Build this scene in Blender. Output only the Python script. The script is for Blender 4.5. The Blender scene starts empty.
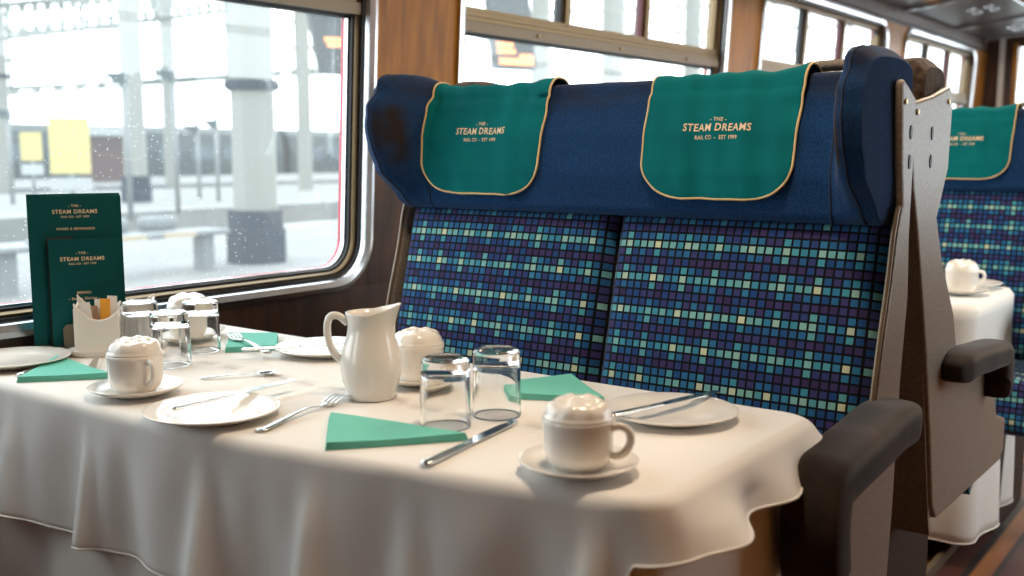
import bpy, bmesh, math, random
from mathutils import Vector, Matrix
from math import sin, cos, pi, radians as R
random.seed(7)
SC = bpy.context.scene
COL = SC.collection

# ------------------------------------------------------------------ camera, sky, exposure
CAMZ = 1.12
YAW, PITCH = R(36.92), R(7.396)
cam_d = bpy.data.cameras.new('camera'); cam = bpy.data.objects.new('camera', cam_d); COL.objects.link(cam)
cam.location = (0, 0, CAMZ)
cam.rotation_euler = (pi/2 - PITCH, 0, YAW - pi/2)
cam_d.sensor_width = 36; cam_d.lens = 1040/1024*36
cam_d.clip_start = .05; cam_d.clip_end = 500
cam_d.dof.use_dof = True; cam_d.dof.focus_distance = 1.95; cam_d.dof.aperture_fstop = 3.2
SC.camera = cam

SC.view_settings.view_transform = 'Standard'; SC.view_settings.look = 'None'
SC.view_settings.gamma = 1; SC.view_settings.use_curve_mapping = False
SC.view_settings.exposure = 1.55
SC.cycles.use_denoising = True
SC.cycles.max_bounces = 12; SC.cycles.diffuse_bounces = 5; SC.cycles.glossy_bounces = 5
SC.cycles.transmission_bounces = 12; SC.cycles.transparent_max_bounces = 16
SC.cycles.sample_clamp_indirect = 6
SC.cycles.blur_glossy = 0.5

w = bpy.data.worlds.new('World'); SC.world = w; w.use_nodes = True
nt = w.node_tree; bgn = nt.nodes['Background']
tc = nt.nodes.new('ShaderNodeTexCoord'); sp = nt.nodes.new('ShaderNodeSeparateXYZ'); rp = nt.nodes.new('ShaderNodeValToRGB')
nt.links.new(tc.outputs['Generated'], sp.inputs[0]); nt.links.new(sp.outputs[2], rp.inputs[0])
rp.color_ramp.elements[0].position = 0.0; rp.color_ramp.elements[0].color = (.89, .945, 1, 1)
rp.color_ramp.elements[1].position = .7; rp.color_ramp.elements[1].color = (.88, .94, 1, 1)
nt.links.new(rp.outputs[0], bgn.inputs[0]); bgn.inputs[1].default_value = 1.85

def area(name, loc, rot, sx, sy, power, color, portal=False):
    l = bpy.data.lights.new(name, 'AREA'); l.shape = 'RECTANGLE'; l.size = sx; l.size_y = sy; l.energy = power; l.color = color
    if portal: l.cycles.is_portal = True
    o = bpy.data.objects.new(name, l); o.location = loc; o.rotation_euler = rot; COL.objects.link(o); return o

WIN = [(-1.835, -.065), (.285, 2.06), (2.41, 4.20), (4.53, 6.32), (6.65, 8.40)]
for a, b in WIN:
    area('window_portal', ((a+b)/2, 2.12, 1.32), (-pi/2, 0, 0), b-a, 1.12, 1, (1, 1, 1), True)

# ------------------------------------------------------------------ materials
MATS = {}
def mat(name, col=(.8, .8, .8), rough=.5, metal=0., spec=.5, **kw):
    m = bpy.data.materials.new(name); m.use_nodes = True
    b = m.node_tree.nodes['Principled BSDF']
    b.inputs['Base Color'].default_value = (*col, 1); b.inputs['Roughness'].default_value = rough
    b.inputs['Metallic'].default_value = metal; b.inputs['Specular IOR Level'].default_value = spec
    for k, v in kw.items(): b.inputs[k.replace('_', ' ')].default_value = v
    MATS[name] = m; return m
def N(m, t, **kw):
    n = m.node_tree.nodes.new('ShaderNode'+t)
    for k, v in kw.items(): setattr(n, k, v)
    return n
def L(m, a, b): m.node_tree.links.new(a, b)
def BS(m): return m.node_tree.nodes['Principled BSDF']
def coords(m, scale=(1, 1, 1), kind='Object'):
    t = N(m, 'TexCoord'); mp = N(m, 'Mapping'); mp.inputs['Scale'].default_value = scale
    L(m, t.outputs[kind], mp.inputs['Vector']); return mp.outputs[0]
def noisecol(m, c1, c2, scale=5, stretch=(1, 1, 1), detail=4, lo=.35, hi=.65, bump=0., bdist=.002, kind='Object'):
    v = coords(m, stretch, kind); n = N(m, 'TexNoise'); n.inputs['Scale'].default_value = scale; n.inputs['Detail'].default_value = detail
    L(m, v, n.inputs['Vector']); r = N(m, 'ValToRGB')
    r.color_ramp.elements[0].position = lo; r.color_ramp.elements[0].color = (*c1, 1)
    r.color_ramp.elements[1].position = hi; r.color_ramp.elements[1].color = (*c2, 1)
    L(m, n.outputs[0], r.inputs[0]); L(m, r.outputs[0], BS(m).inputs['Base Color'])
    if bump:
        b = N(m, 'Bump'); b.inputs['Strength'].default_value = bump; b.inputs['Distance'].default_value = bdist
        L(m, n.outputs[0], b.inputs['Height']); L(m, b.outputs[0], BS(m).inputs['Normal'])
    return m
def weave(m, scale, strength=.3, dist=.0006):
    v = coords(m); n = N(m, 'TexNoise'); n.inputs['Scale'].default_value = scale; n.inputs['Detail'].default_value = 2
    L(m, v, n.inputs['Vector']); b = N(m, 'Bump'); b.inputs['Strength'].default_value = strength; b.inputs['Distance'].default_value = dist
    L(m, n.outputs[0], b.inputs['Height']); L(m, b.outputs[0], BS(m).inputs['Normal'])

wood = noisecol(mat('varnished_wood', rough=.38, spec=.22, Coat_Weight=.08, Coat_Roughness=.2), (.17, .062, .006), (.34, .135, .012), 6, (7, 7, .7), 6, .3, .72)
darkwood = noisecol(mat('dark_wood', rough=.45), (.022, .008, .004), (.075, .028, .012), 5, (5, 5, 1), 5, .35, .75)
anod = mat('aluminium_trim', (.62, .63, .66), .22, 1.)
bronze = mat('bronze_trim', (.20, .14, .08), .38, 1.)
cream_metal = mat('cream_rail', (.17, .125, .08), .4, .3)
rubber = mat('black_rubber', (.012, .013, .016), .5)
redgask = mat('red_gasket', (.5, .03, .06), .5)
cloth = mat('white_linen', (.76, .73, .69), .85, spec=.2, Sheen_Weight=.15); weave(cloth, 900, .15, .0004)
china = mat('white_china', (.82, .78, .72), .14, spec=.55, Coat_Weight=.3, Coat_Roughness=.05)
steel = mat('polished_steel', (.72, .72, .72), .16, 1.)
teal_nap = mat('teal_paper', (.15, .50, .40), .8, spec=.2); weave(teal_nap, 500, .2, .0005)
gold = mat('gold_piping', (.66, .47, .22), .6)
goldtext = mat('gold_lettering', (.74, .58, .38), .6)
menu_green = mat('menu_card_green', (.001, .066, .068), .65, spec=.15)
page = mat('menu_page', (.8, .78, .74), .7)
arm_m = noisecol(mat('worn_brown_armrest', rough=.85, spec=.15, Sheen_Weight=.15), (.018, .011, .009), (.065, .043, .036), 9, (1, 1, 1), 6, .4, .75, .3, .002)
shell_m = noisecol(mat('speckled_grey_laminate', rough=.35, spec=.5), (.19, .155, .12), (.27, .22, .175), 160, (1, 1, 1), 2, .35, .65)
brownfab = noisecol(mat('brown_worn_moquette', rough=.95, spec=.1, Sheen_Weight=.1), (.03, .02, .015), (.12, .083, .06), 60, (1, 1, 1), 5, .35, .7, .5, .003)
darkbase = mat('dark_seat_base', (.02, .012, .009), .5)
brass = mat('brass_screw', (.5, .38, .2), .3, 1.)
carriage_ceiling = mat('cream_ceiling', (.45, .40, .33), .5)
rack_m = mat('grey_rack_panel', (.06, .055, .05), .32, .4)
wax = mat('yellow_board', (.42, .35, .13), .6)
amber = mat('amber_dot_matrix', (.9, .25, .08), .6, Emission_Color=(1, .30, .12, 1), Emission_Strength=.7)
board_m = mat('departure_board_grey', (.02, .03, .035), .4)
lampm = mat('warm_lamp', (1, .8, .6), .5, Emission_Color=(1, .72, .42, 1), Emission_Strength=6.)
# fabric of the headrests: blue moquette worn brown where heads and hands rub it
navy = mat('navy_moquette', rough=.95, spec=.1, Sheen_Weight=.08)
def _navy(m):
    v = coords(m); n = N(m, 'TexNoise'); n.inputs['Scale'].default_value = 380; n.inputs['Detail'].default_value = 2
    L(m, v, n.inputs['Vector'])
    r = N(m, 'ValToRGB'); r.color_ramp.elements[0].position = .3; r.color_ramp.elements[0].color = (.005, .020, .062, 1)
    r.color_ramp.elements[1].position = .75; r.color_ramp.elements[1].color = (.012, .062, .18, 1)
    L(m, n.outputs[0], r.inputs[0])
    va = N(m, 'VertexColor'); va.layer_name = 'wear'
    mx = N(m, 'MixRGB'); mx.inputs[2].default_value = (.022, .017, .017, 1)
    n2 = N(m, 'TexNoise'); n2.inputs['Scale'].default_value = 14; L(m, v, n2.inputs['Vector'])
    mm = N(m, 'Math', operation='MULTIPLY_ADD'); mm.inputs[1].default_value = 1.5; mm.inputs[2].default_value = -.25
    L(m, n2.outputs[0], mm.inputs[0]); m2 = N(m, 'Math', operation='MULTIPLY'); m2.use_clamp = True
    ml = N(m, 'Math', operation='MULTIPLY'); ml.inputs[1].default_value = 1.7
    L(m, va.outputs[0], ml.inputs[0]); L(m, ml.outputs[0], m2.inputs[0]); L(m, mm.outputs[0], m2.inputs[1])
    L(m, m2.outputs[0], mx.inputs[0]); L(m, r.outputs[0], mx.inputs[1]); L(m, mx.outputs[0], BS(m).inputs['Base Color'])
    b = N(m, 'Bump'); b.inputs['Strength'].default_value = .15; b.inputs['Distance'].default_value = .0006
    L(m, n.outputs[0], b.inputs['Height']); L(m, b.outputs[0], BS(m).inputs['Normal'])
_navy(navy)
seam_m = mat('navy_seam', (.01, .02, .05), .9)
# teal headrest cover cloth, slightly blotchy
teal_cloth = noisecol(mat('teal_cover_cloth', rough=.85, spec=.12), (.000, .108, .122), (.001, .148, .155), 9, (1, 1, 1), 3, .3, .7)
# tartan mosaic of small squares on black; period of four rows and four columns with per-square jitter
mosaic = mat('mosaic_moquette', rough=.9, spec=.15, Sheen_Weight=.08)
def _mosaic(m):
    uv = N(m, 'TexCoord'); sc = N(m, 'VectorMath', operation='SCALE'); sc.inputs['Scale'].default_value = 1/.0163
    L(m, uv.outputs['UV'], sc.inputs[0])
    fl = N(m, 'VectorMath', operation='FLOOR'); fr = N(m, 'VectorMath', operation='FRACTION')
    L(m, sc.outputs[0], fl.inputs[0]); L(m, sc.outputs[0], fr.inputs[0])
    wn = N(m, 'TexWhiteNoise', noise_dimensions='3D'); L(m, fl.outputs[0], wn.inputs['Vector'])
    s1 = N(m, 'SeparateXYZ'); L(m, fl.outputs[0], s1.inputs[0]); s2 = N(m, 'SeparateXYZ'); L(m, fr.outputs[0], s2.inputs[0])
    def M(op, a, b=None, c=None):
        n = N(m, 'Math', operation=op)
        for i, x in enumerate((a, b, c)):
            if x is None: continue
            if isinstance(x, (int, float)): n.inputs[i].default_value = x
            else: L(m, x, n.inputs[i])
        return n.outputs[0]
    row = M('FLOORED_MODULO', s1.outputs[1], 4.0); colm = M('FLOORED_MODULO', s1.outputs[0], 4.0)
    # square mask
    def edge(x):
        a = M('ABSOLUTE', M('SUBTRACT', x, .5)); return M('LESS_THAN', a, .375)
    mask = M('MULTIPLY', edge(s2.outputs[0]), edge(s2.outputs[1]))
    isb = M('COMPARE', row, 0.0, .1); isp = M('COMPARE', row, 2.0, .1); isc = M('COMPARE', colm, 1.0, .1)
    # index 0..1 : purple .1, navy .3, teal .55, pale green .75, cream .95
    base = M('ADD', M('MULTIPLY', isb, .30), M('MULTIPLY', isp, -.15))
    base = M('ADD', base, .32)
    cc = M('MULTIPLY', isc, M('SUBTRACT', .20, M('MULTIPLY', isp, .2)))
    idx = M('ADD', M('ADD', base, cc), M('MULTIPLY', M('SUBTRACT', wn.outputs['Value'], .5), .30))
    r = N(m, 'ValToRGB'); cr = r.color_ramp
    cols = [(0, (.030, .018, .065)), (.16, (.042, .030, .11)), (.30, (.010, .048, .17)), (.46, (.020, .125, .27)), (.60, (.045, .25, .32)), (.76, (.18, .40, .38)), (.90, (.44, .50, .36)), (1, (.55, .56, .36))]
    while len(cr.elements) < len(cols): cr.elements.new(.5)
    for e, (p, c) in zip(cr.elements, cols): e.position = p; e.color = (*c, 1)
    L(m, idx, r.inputs[0])
    mx = N(m, 'MixRGB'); mx.inputs[1].default_value = (.003, .004, .007, 1); L(m, mask, mx.inputs[0]); L(m, r.outputs[0], mx.inputs[2])
    L(m, mx.outputs[0], BS(m).inputs['Base Color'])
    b = N(m, 'Bump'); b.inputs['Strength'].default_value = .4; b.inputs['Distance'].default_value = .0015
    L(m, mask, b.inputs['Height']); L(m, b.outputs[0], BS(m).inputs['Normal'])
_mosaic(mosaic)
# carpet: dark red brown with orange stripes along the coach
carpet = mat('striped_floor', rough=.6)
def _carpet(m):
    v = coords(m); s = N(m, 'SeparateXYZ'); L(m, v, s.inputs[0])
    ml = N(m, 'Math', operation='MULTIPLY_ADD'); ml.inputs[1].default_value = 7.0; ml.inputs[2].default_value = .1; L(m, s.outputs[1], ml.inputs[0])
    fr = N(m, 'Math', operation='FRACT'); L(m, ml.outputs[0], fr.inputs[0])
    r = N(m, 'ValToRGB'); cr = r.color_ramp; cr.interpolation = 'LINEAR'
    cols = [(0, (.012, .005, .004)), (.08, (.012, .005, .004)), (.12, (.17, .055, .012)), (.40, (.24, .085, .015)), (.46, (.012, .005, .004)), (.56, (.012, .005, .004)), (.60, (.07, .016, .008)), (1, (.055, .013, .008))]
    while len(cr.elements) < len(cols): cr.elements.new(.5)
    for e, (p, c) in zip(cr.elements, cols): e.position = p; e.color = (*c, 1)
    L(m, fr.outputs[0], r.inputs[0]); L(m, r.outputs[0], BS(m).inputs['Base Color'])
_carpet(carpet)
# window glass: clear, with dried rain specks and a thin grime film put in as pale haze
glass_m = bpy.data.materials.new('hazy_grimy_glass'); glass_m.use_nodes = True
def _glass(m, film=.04):
    m.node_tree.nodes.remove(BS(m)); out = m.node_tree.nodes['Material Output']
    tr = N(m, 'BsdfTransparent'); tr.inputs[0].default_value = (.95, .98, .97, 1)
    gl = N(m, 'BsdfGlossy'); gl.inputs['Roughness'].default_value = .02
    tl = N(m, 'BsdfTranslucent'); tl.inputs[0].default_value = (.9, .95, .94, 1)
    lw = N(m, 'LayerWeight'); lw.inputs[0].default_value = .5; pw = N(m, 'Math', operation='POWER'); pw.inputs[1].default_value = 5.; L(m, lw.outputs['Facing'], pw.inputs[0]); f = N(m, 'Math', operation='MULTIPLY_ADD'); f.inputs[1].default_value = .8; f.inputs[2].default_value = .04; L(m, pw.outputs[0], f.inputs[0])
    v = coords(m); vo = N(m, 'TexVoronoi'); vo.inputs['Scale'].default_value = 85; vo.inputs['Randomness'].default_value = 1
    L(m, v, vo.inputs['Vector']); n = N(m, 'TexNoise'); n.inputs['Scale'].default_value = 5; L(m, v, n.inputs['Vector'])
    th = N(m, 'Math', operation='MULTIPLY'); th.inputs[1].default_value = .165; L(m, n.outputs[0], th.inputs[0])
    lt = N(m, 'Math', operation='LESS_THAN'); L(m, vo.outputs['Distance'], lt.inputs[0]); L(m, th.outputs[0], lt.inputs[1])
    fa = N(m, 'Math', operation='MULTIPLY_ADD'); fa.inputs[1].default_value = .5; fa.inputs[2].default_value = film; L(m, lt.outputs[0], fa.inputs[0])
    m1 = N(m, 'MixShader'); L(m, fa.outputs[0], m1.inputs[0]); L(m, tr.outputs[0], m1.inputs[1]); L(m, tl.outputs[0], m1.inputs[2])
    m2 = N(m, 'MixShader'); L(m, f.outputs[0], m2.inputs[0]); L(m, m1.outputs[0], m2.inputs[1]); L(m, gl.outputs[0], m2.inputs[2])
    L(m, m2.outputs[0], out.inputs[0])
_glass(glass_m)
tumbler_m = mat('clear_glass', (1, 1, 1), .0, Transmission_Weight=1., IOR=1.45)

# ------------------------------------------------------------------ mesh helpers
def new_bm(): return bmesh.new()
def finish(name, bm, m=None, parent=None, smooth=True, loc=None, sub=0, bevel=0, autos=None):
    me = bpy.data.meshes.new(name); bmesh.ops.recalc_face_normals(bm, faces=bm.faces[:])
    bm.to_mesh(me); bm.free()
    if m is not None:
        for mm in (m if isinstance(m, (list, tuple)) else [m]): me.materials.append(mm)
    for p in me.polygons: p.use_smooth = smooth
    if autos is not None:
        try: me.set_sharp_from_angle(angle=R(autos))
        except Exception: pass
    o = bpy.data.objects.new(name, me); COL.objects.link(o)
    if parent is not None: o.parent = parent
    if loc is not None: o.location = loc
    if bevel:
        b = o.modifiers.new('bevel', 'BEVEL'); b.width = bevel; b.segments = 2; b.limit_method = 'ANGLE'
    if sub:
        s = o.modifiers.new('sub', 'SUBSURF'); s.levels = sub; s.render_levels = sub
    return o
def box(bm, x0, x1, y0, y1, z0, z1, mi=0, M=None):
    vs = [bm.verts.new((x, y, z)) for z in (z0, z1) for y in (y0, y1) for x in (x0, x1)]
    if M is not None:
        for v in vs: v.co = M @ v.co
    for f in ((0, 2, 3, 1), (4, 5, 7, 6), (0, 1, 5, 4), (2, 6, 7, 3), (0, 4, 6, 2), (1, 3, 7, 5)):
        ff = bm.faces.new([vs[i] for i in f]); ff.material_index = mi
    return vs
def grid(bm, P, nu, nv, closeu=False, mi=0, uv=None, closev=False):
    vs = [[bm.verts.new(P(i, j)) for j in range(nv)] for i in range(nu)]
    ul = bm.loops.layers.uv.verify() if uv else None
    for i in range(nu if closeu else nu-1):
        for j in range(nv if closev else nv-1):
            idx = ((i, j), ((i+1) % nu, j), ((i+1) % nu, (j+1) % nv), (i, (j+1) % nv))
            try: f = bm.faces.new([vs[a][b] for a, b in idx])
            except ValueError: continue
            f.material_index = mi
            if uv:
                for lp, (a, b) in zip(f.loops, idx): lp[ul].uv = uv(a, b)
    return vs
def prism(bm, pts, a, b, axis='y', mi=0):
    """extrude a 2-D outline between a and b along an axis"""
    def co(p, t):
        return {'y': (p[0], t, p[1]), 'x': (t, p[0], p[1]), 'z': (p[0], p[1], t)}[axis]
    v0 = [bm.verts.new(co(p, a)) for p in pts]; v1 = [bm.verts.new(co(p, b)) for p in pts]
    n = len(pts)
    f = bm.faces.new(v0); f.material_index = mi; f = bm.faces.new(v1[::-1]); f.material_index = mi
    for i in range(n):
        f = bm.faces.new((v0[i], v0[(i+1) % n], v1[(i+1) % n], v1[i])); f.material_index = mi
def lathe(bm, prof, seg=40, cx=0, cy=0, mod=None):
    rings = []
    for r, z in prof:
        if r < 1e-6: rings.append([bm.verts.new((cx, cy, z))]); continue
        ring = []
        for k in range(seg):
            a = 2*pi*k/seg; rr, zz = (r, z) if mod is None else mod(r, z, a)
            ring.append(bm.verts.new((cx+rr*cos(a), cy+rr*sin(a), zz)))
        rings.append(ring)
    for a, b in zip(rings, rings[1:]):
        for k in range(seg):
            k2 = (k+1) % seg
            if len(a) == 1 and len(b) == 1: continue
            if len(a) == 1: bm.faces.new((a[0], b[k], b[k2]))
            elif len(b) == 1: bm.faces.new((a[k], b[0], a[k2]))
            else: bm.faces.new((a[k], b[k], b[k2], a[k2]))
def tube(bm, pts, r, seg=10, flat=1., closed=False, up=None, cap=True):
    """sweep a round or flattened section along pts; r may be a list"""
    pts = [Vector(p) for p in pts]; n = len(pts); rings = []; prev = None
    for i, p in enumerate(pts):
        if closed: t = (pts[(i+1) % n]-pts[i-1])
        else: t = pts[min(i+1, n-1)]-pts[max(i-1, 0)]
        t.normalize()
        if prev is None:
            u = Vector(up) if up else (Vector((0, 0, 1)) if abs(t.z) < .9 else Vector((1, 0, 0)))
        else: u = prev
        u = (u - t*u.dot(t)).normalized(); prev = u; s = t.cross(u)
        rr = r[i] if isinstance(r, (list, tuple)) else r
        rings.append([bm.verts.new(p + s*cos(2*pi*k/seg)*rr + u*sin(2*pi*k/seg)*rr*flat) for k in range(seg)])
    for i in range(n if closed else n-1):
        a, b = rings[i], rings[(i+1) % n]
        for k in range(seg): bm.faces.new((a[k], a[(k+1) % seg], b[(k+1) % seg], b[k]))
    if cap and not closed:
        bm.faces.new(rings[0]); bm.faces.new(rings[-1][::-1])
def smoothstep(a, b, x):
    t = min(1, max(0, (x-a)/(b-a))) if a != b else float(x >= a)
    return t*t*(3-2*t)
def lerp_tab(tab, x):
    """smooth interpolation in a table of (x, y)"""
    if x <= tab[0][0]: return tab[0][1]
    for (a, b), (c, d) in zip(tab, tab[1:]):
        if x <= c:
            t = (x-a)/(c-a); t = t*t*(3-2*t)*.5 + t*.5
            return b+(d-b)*t
    return tab[-1][1]
def bez(pts, n=24):
    """Catmull-Rom through pts"""
    P = [Vector(p) for p in pts]; P = [2*P[0]-P[1]]+P+[2*P[-1]-P[-2]]; out = []
    segs = len(P)-3
    for i in range(segs):
        for k in range(n//segs + 1):
            t = k/(n//segs+1); a, b, c, d = P[i:i+4]
            out.append(.5*((2*b)+(-a+c)*t+(2*a-5*b+4*c-d)*t*t+(-a+3*b-3*c+d)*t**3))
    out.append(P[-2]); return out
def empty(name, loc=(0, 0, 0), rz=0):
    o = bpy.data.objects.new(name, None); o.empty_display_size = .05; COL.objects.link(o); o.location = loc; o.rotation_euler = (0, 0, rz); return o
def tag(o, label, cat, group=None, kind=None):
    o['label'] = label; o['category'] = cat
    if group: o['group'] = group
    if kind: o['kind'] = kind
    return o
def struct(o): o['kind'] = 'structure'; return o
def dup(root, loc=None, rz=None):
    def cp(o, par):
        c = o.copy(); COL.objects.link(c)
        if par is not None: c.parent = par
        for ch in list(o.children): cp(ch, c)
        return c
    r = cp(root, None)
    if loc is not None: r.location = loc
    if rz is not None: r.rotation_euler = (0, 0, rz)
    return r
def text_mesh(lines, warp, name, m, parent, extr=.0, align='CENTER'):
    """lines: (string, size, y offset); every vertex goes through warp(x, y, lift)"""
    bm = new_bm()
    for s, size, oy, sx in lines:
        c = bpy.data.curves.new('tmp', 'FONT'); c.body = s; c.size = size; c.align_x = align; c.resolution_u = 3
        c.space_character = 1.12; c.offset = size*.020
        to = bpy.data.objects.new('tmp', c); COL.objects.link(to)
        bpy.context.view_layer.update()
        me = bpy.data.meshes.new_from_object(to.evaluated_get(bpy.context.evaluated_depsgraph_get()))
        b2 = new_bm(); b2.from_mesh(me)
        bmesh.ops.triangulate(b2, faces=b2.faces[:])
        for v in b2.verts: v.co = warp(v.co.x*sx, v.co.y+oy, 0)
        tmp = bpy.data.meshes.new('tmp'); b2.to_mesh(tmp); b2.free(); bm.from_mesh(tmp)
        bpy.data.objects.remove(to); bpy.data.meshes.remove(me); bpy.data.meshes.remove(tmp); bpy.data.curves.remove(c)
    me = bpy.data.meshes.new(name); bm.to_mesh(me); bm.free(); me.materials.append(m)
    o = bpy.data.objects.new(name, me); COL.objects.link(o); o.parent = parent
    return o

# ------------------------------------------------------------------ coach shell
WY, WZ0, TILT = 2.05, .75, .055
def wallM(x, n, z):           # n = distance outward from inner wall face; the side leans inward above the waist
    dz = z-WZ0
    return Vector((x, WY + n - TILT*dz if dz > 0 else WY+n, z))
XA, XB = -2.4, 8.75
bm = new_bm(); box(bm, XA, XB+1.2, -.80, 2.3, -.06, 0); struct(finish('floor', bm, carpet, smooth=False))
bm = new_bm()
prof = [(2.02, 2.02), (1.98, 2.12), (1.85, 2.25), (1.5, 2.38), (1.1, 2.46), (.65, 2.48), (.2, 2.46), (-.2, 2.38), (-.55, 2.25), (-.7, 2.1), (-.72, 2.0)]
out = [(y, z+.05) if -.6 < y < 1.95 else (y+(.06 if y > 0 else -.06), z+.03) for y, z in prof]
prism(bm, prof + out[::-1], XA, XB+1.2, 'x'); struct(finish('ceiling', bm, carriage_ceiling, smooth=True, autos=40))
# window wall in strips round the openings (thickness .10 outward)
bm = new_bm()
ZB, ZT, TH = .755, 1.885, .10
def wallbox(bm, x0, x1, z0, z1, n0=0., n1=TH, mi=0):
    vs = [bm.verts.new(wallM(x, n, z)) for z in (z0, z1) for n in (n0, n1) for x in (x0, x1)]
    for f in ((0, 1, 3, 2), (4, 6, 7, 5), (0, 4, 5, 1), (2, 3, 7, 6), (0, 2, 6, 4), (1, 5, 7, 3)):
        bm.faces.new([vs[i] for i in f]).material_index = mi
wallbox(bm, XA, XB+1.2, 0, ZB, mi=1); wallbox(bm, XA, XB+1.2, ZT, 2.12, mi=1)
edges = [XA] + [v for ab in WIN for v in ab] + [XB+1.2]
for i in range(0, len(edges), 2): wallbox(bm, edges[i], edges[i+1], ZB, 1.17, mi=1); wallbox(bm, edges[i], edges[i+1], 1.17, ZT)  # dark dado wood on the pillars, seat shade partly put into its colour
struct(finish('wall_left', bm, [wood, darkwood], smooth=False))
# cornice and picture mouldings on the wall
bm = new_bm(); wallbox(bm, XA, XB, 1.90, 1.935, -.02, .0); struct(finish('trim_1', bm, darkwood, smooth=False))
bm = new_bm(); box(bm, XA, XB+1.2, -.80, -.72, 0, ZB); box(bm, XA, XB+1.2, -.80, -.72, ZT, 2.1)
e2 = [XA] + [v for ab in WIN[2:] for v in ab] + [XB+1.2]
for i in range(0, len(e2), 2): box(bm, e2[i], e2[i+1], -.80, -.72, ZB, ZT)
struct(finish('wall_right', bm, wood, smooth=False))
for i, (a, b) in enumerate(WIN[2:]):
    area('window_portal', ((a+b)/2, -.83, 1.32), (pi/2, 0, 0), b-a, 1.12, 1, (1, 1, 1), True)
    root = struct(empty('window_%d' % (i+6), (0, -.74, 0)))
    bm = new_bm(); box(bm, a, b, -.02, .03, ZB, ZB+.05); box(bm, a, b, -.02, .03, ZT-.05, ZT); box(bm, a, a+.05, -.02, .03, ZB+.05, ZT-.05); box(bm, b-.05, b, -.02, .03, ZB+.05, ZT-.05); box(bm, a+.05, b-.05, -.02, .03, 1.48, 1.53)
    finish('window_frame', bm, anod, root, smooth=False)
    bm = new_bm(); box(bm, a+.05, b-.05, -.002, .002, ZB+.05, ZT-.05); finish('pane', bm, glass_m, root, smooth=False)
bm = new_bm(); box(bm, XA-.08, XA, -.80, 2.3, 0, 2.5); struct(finish('wall_rear', bm, wood, smooth=False))

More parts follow.
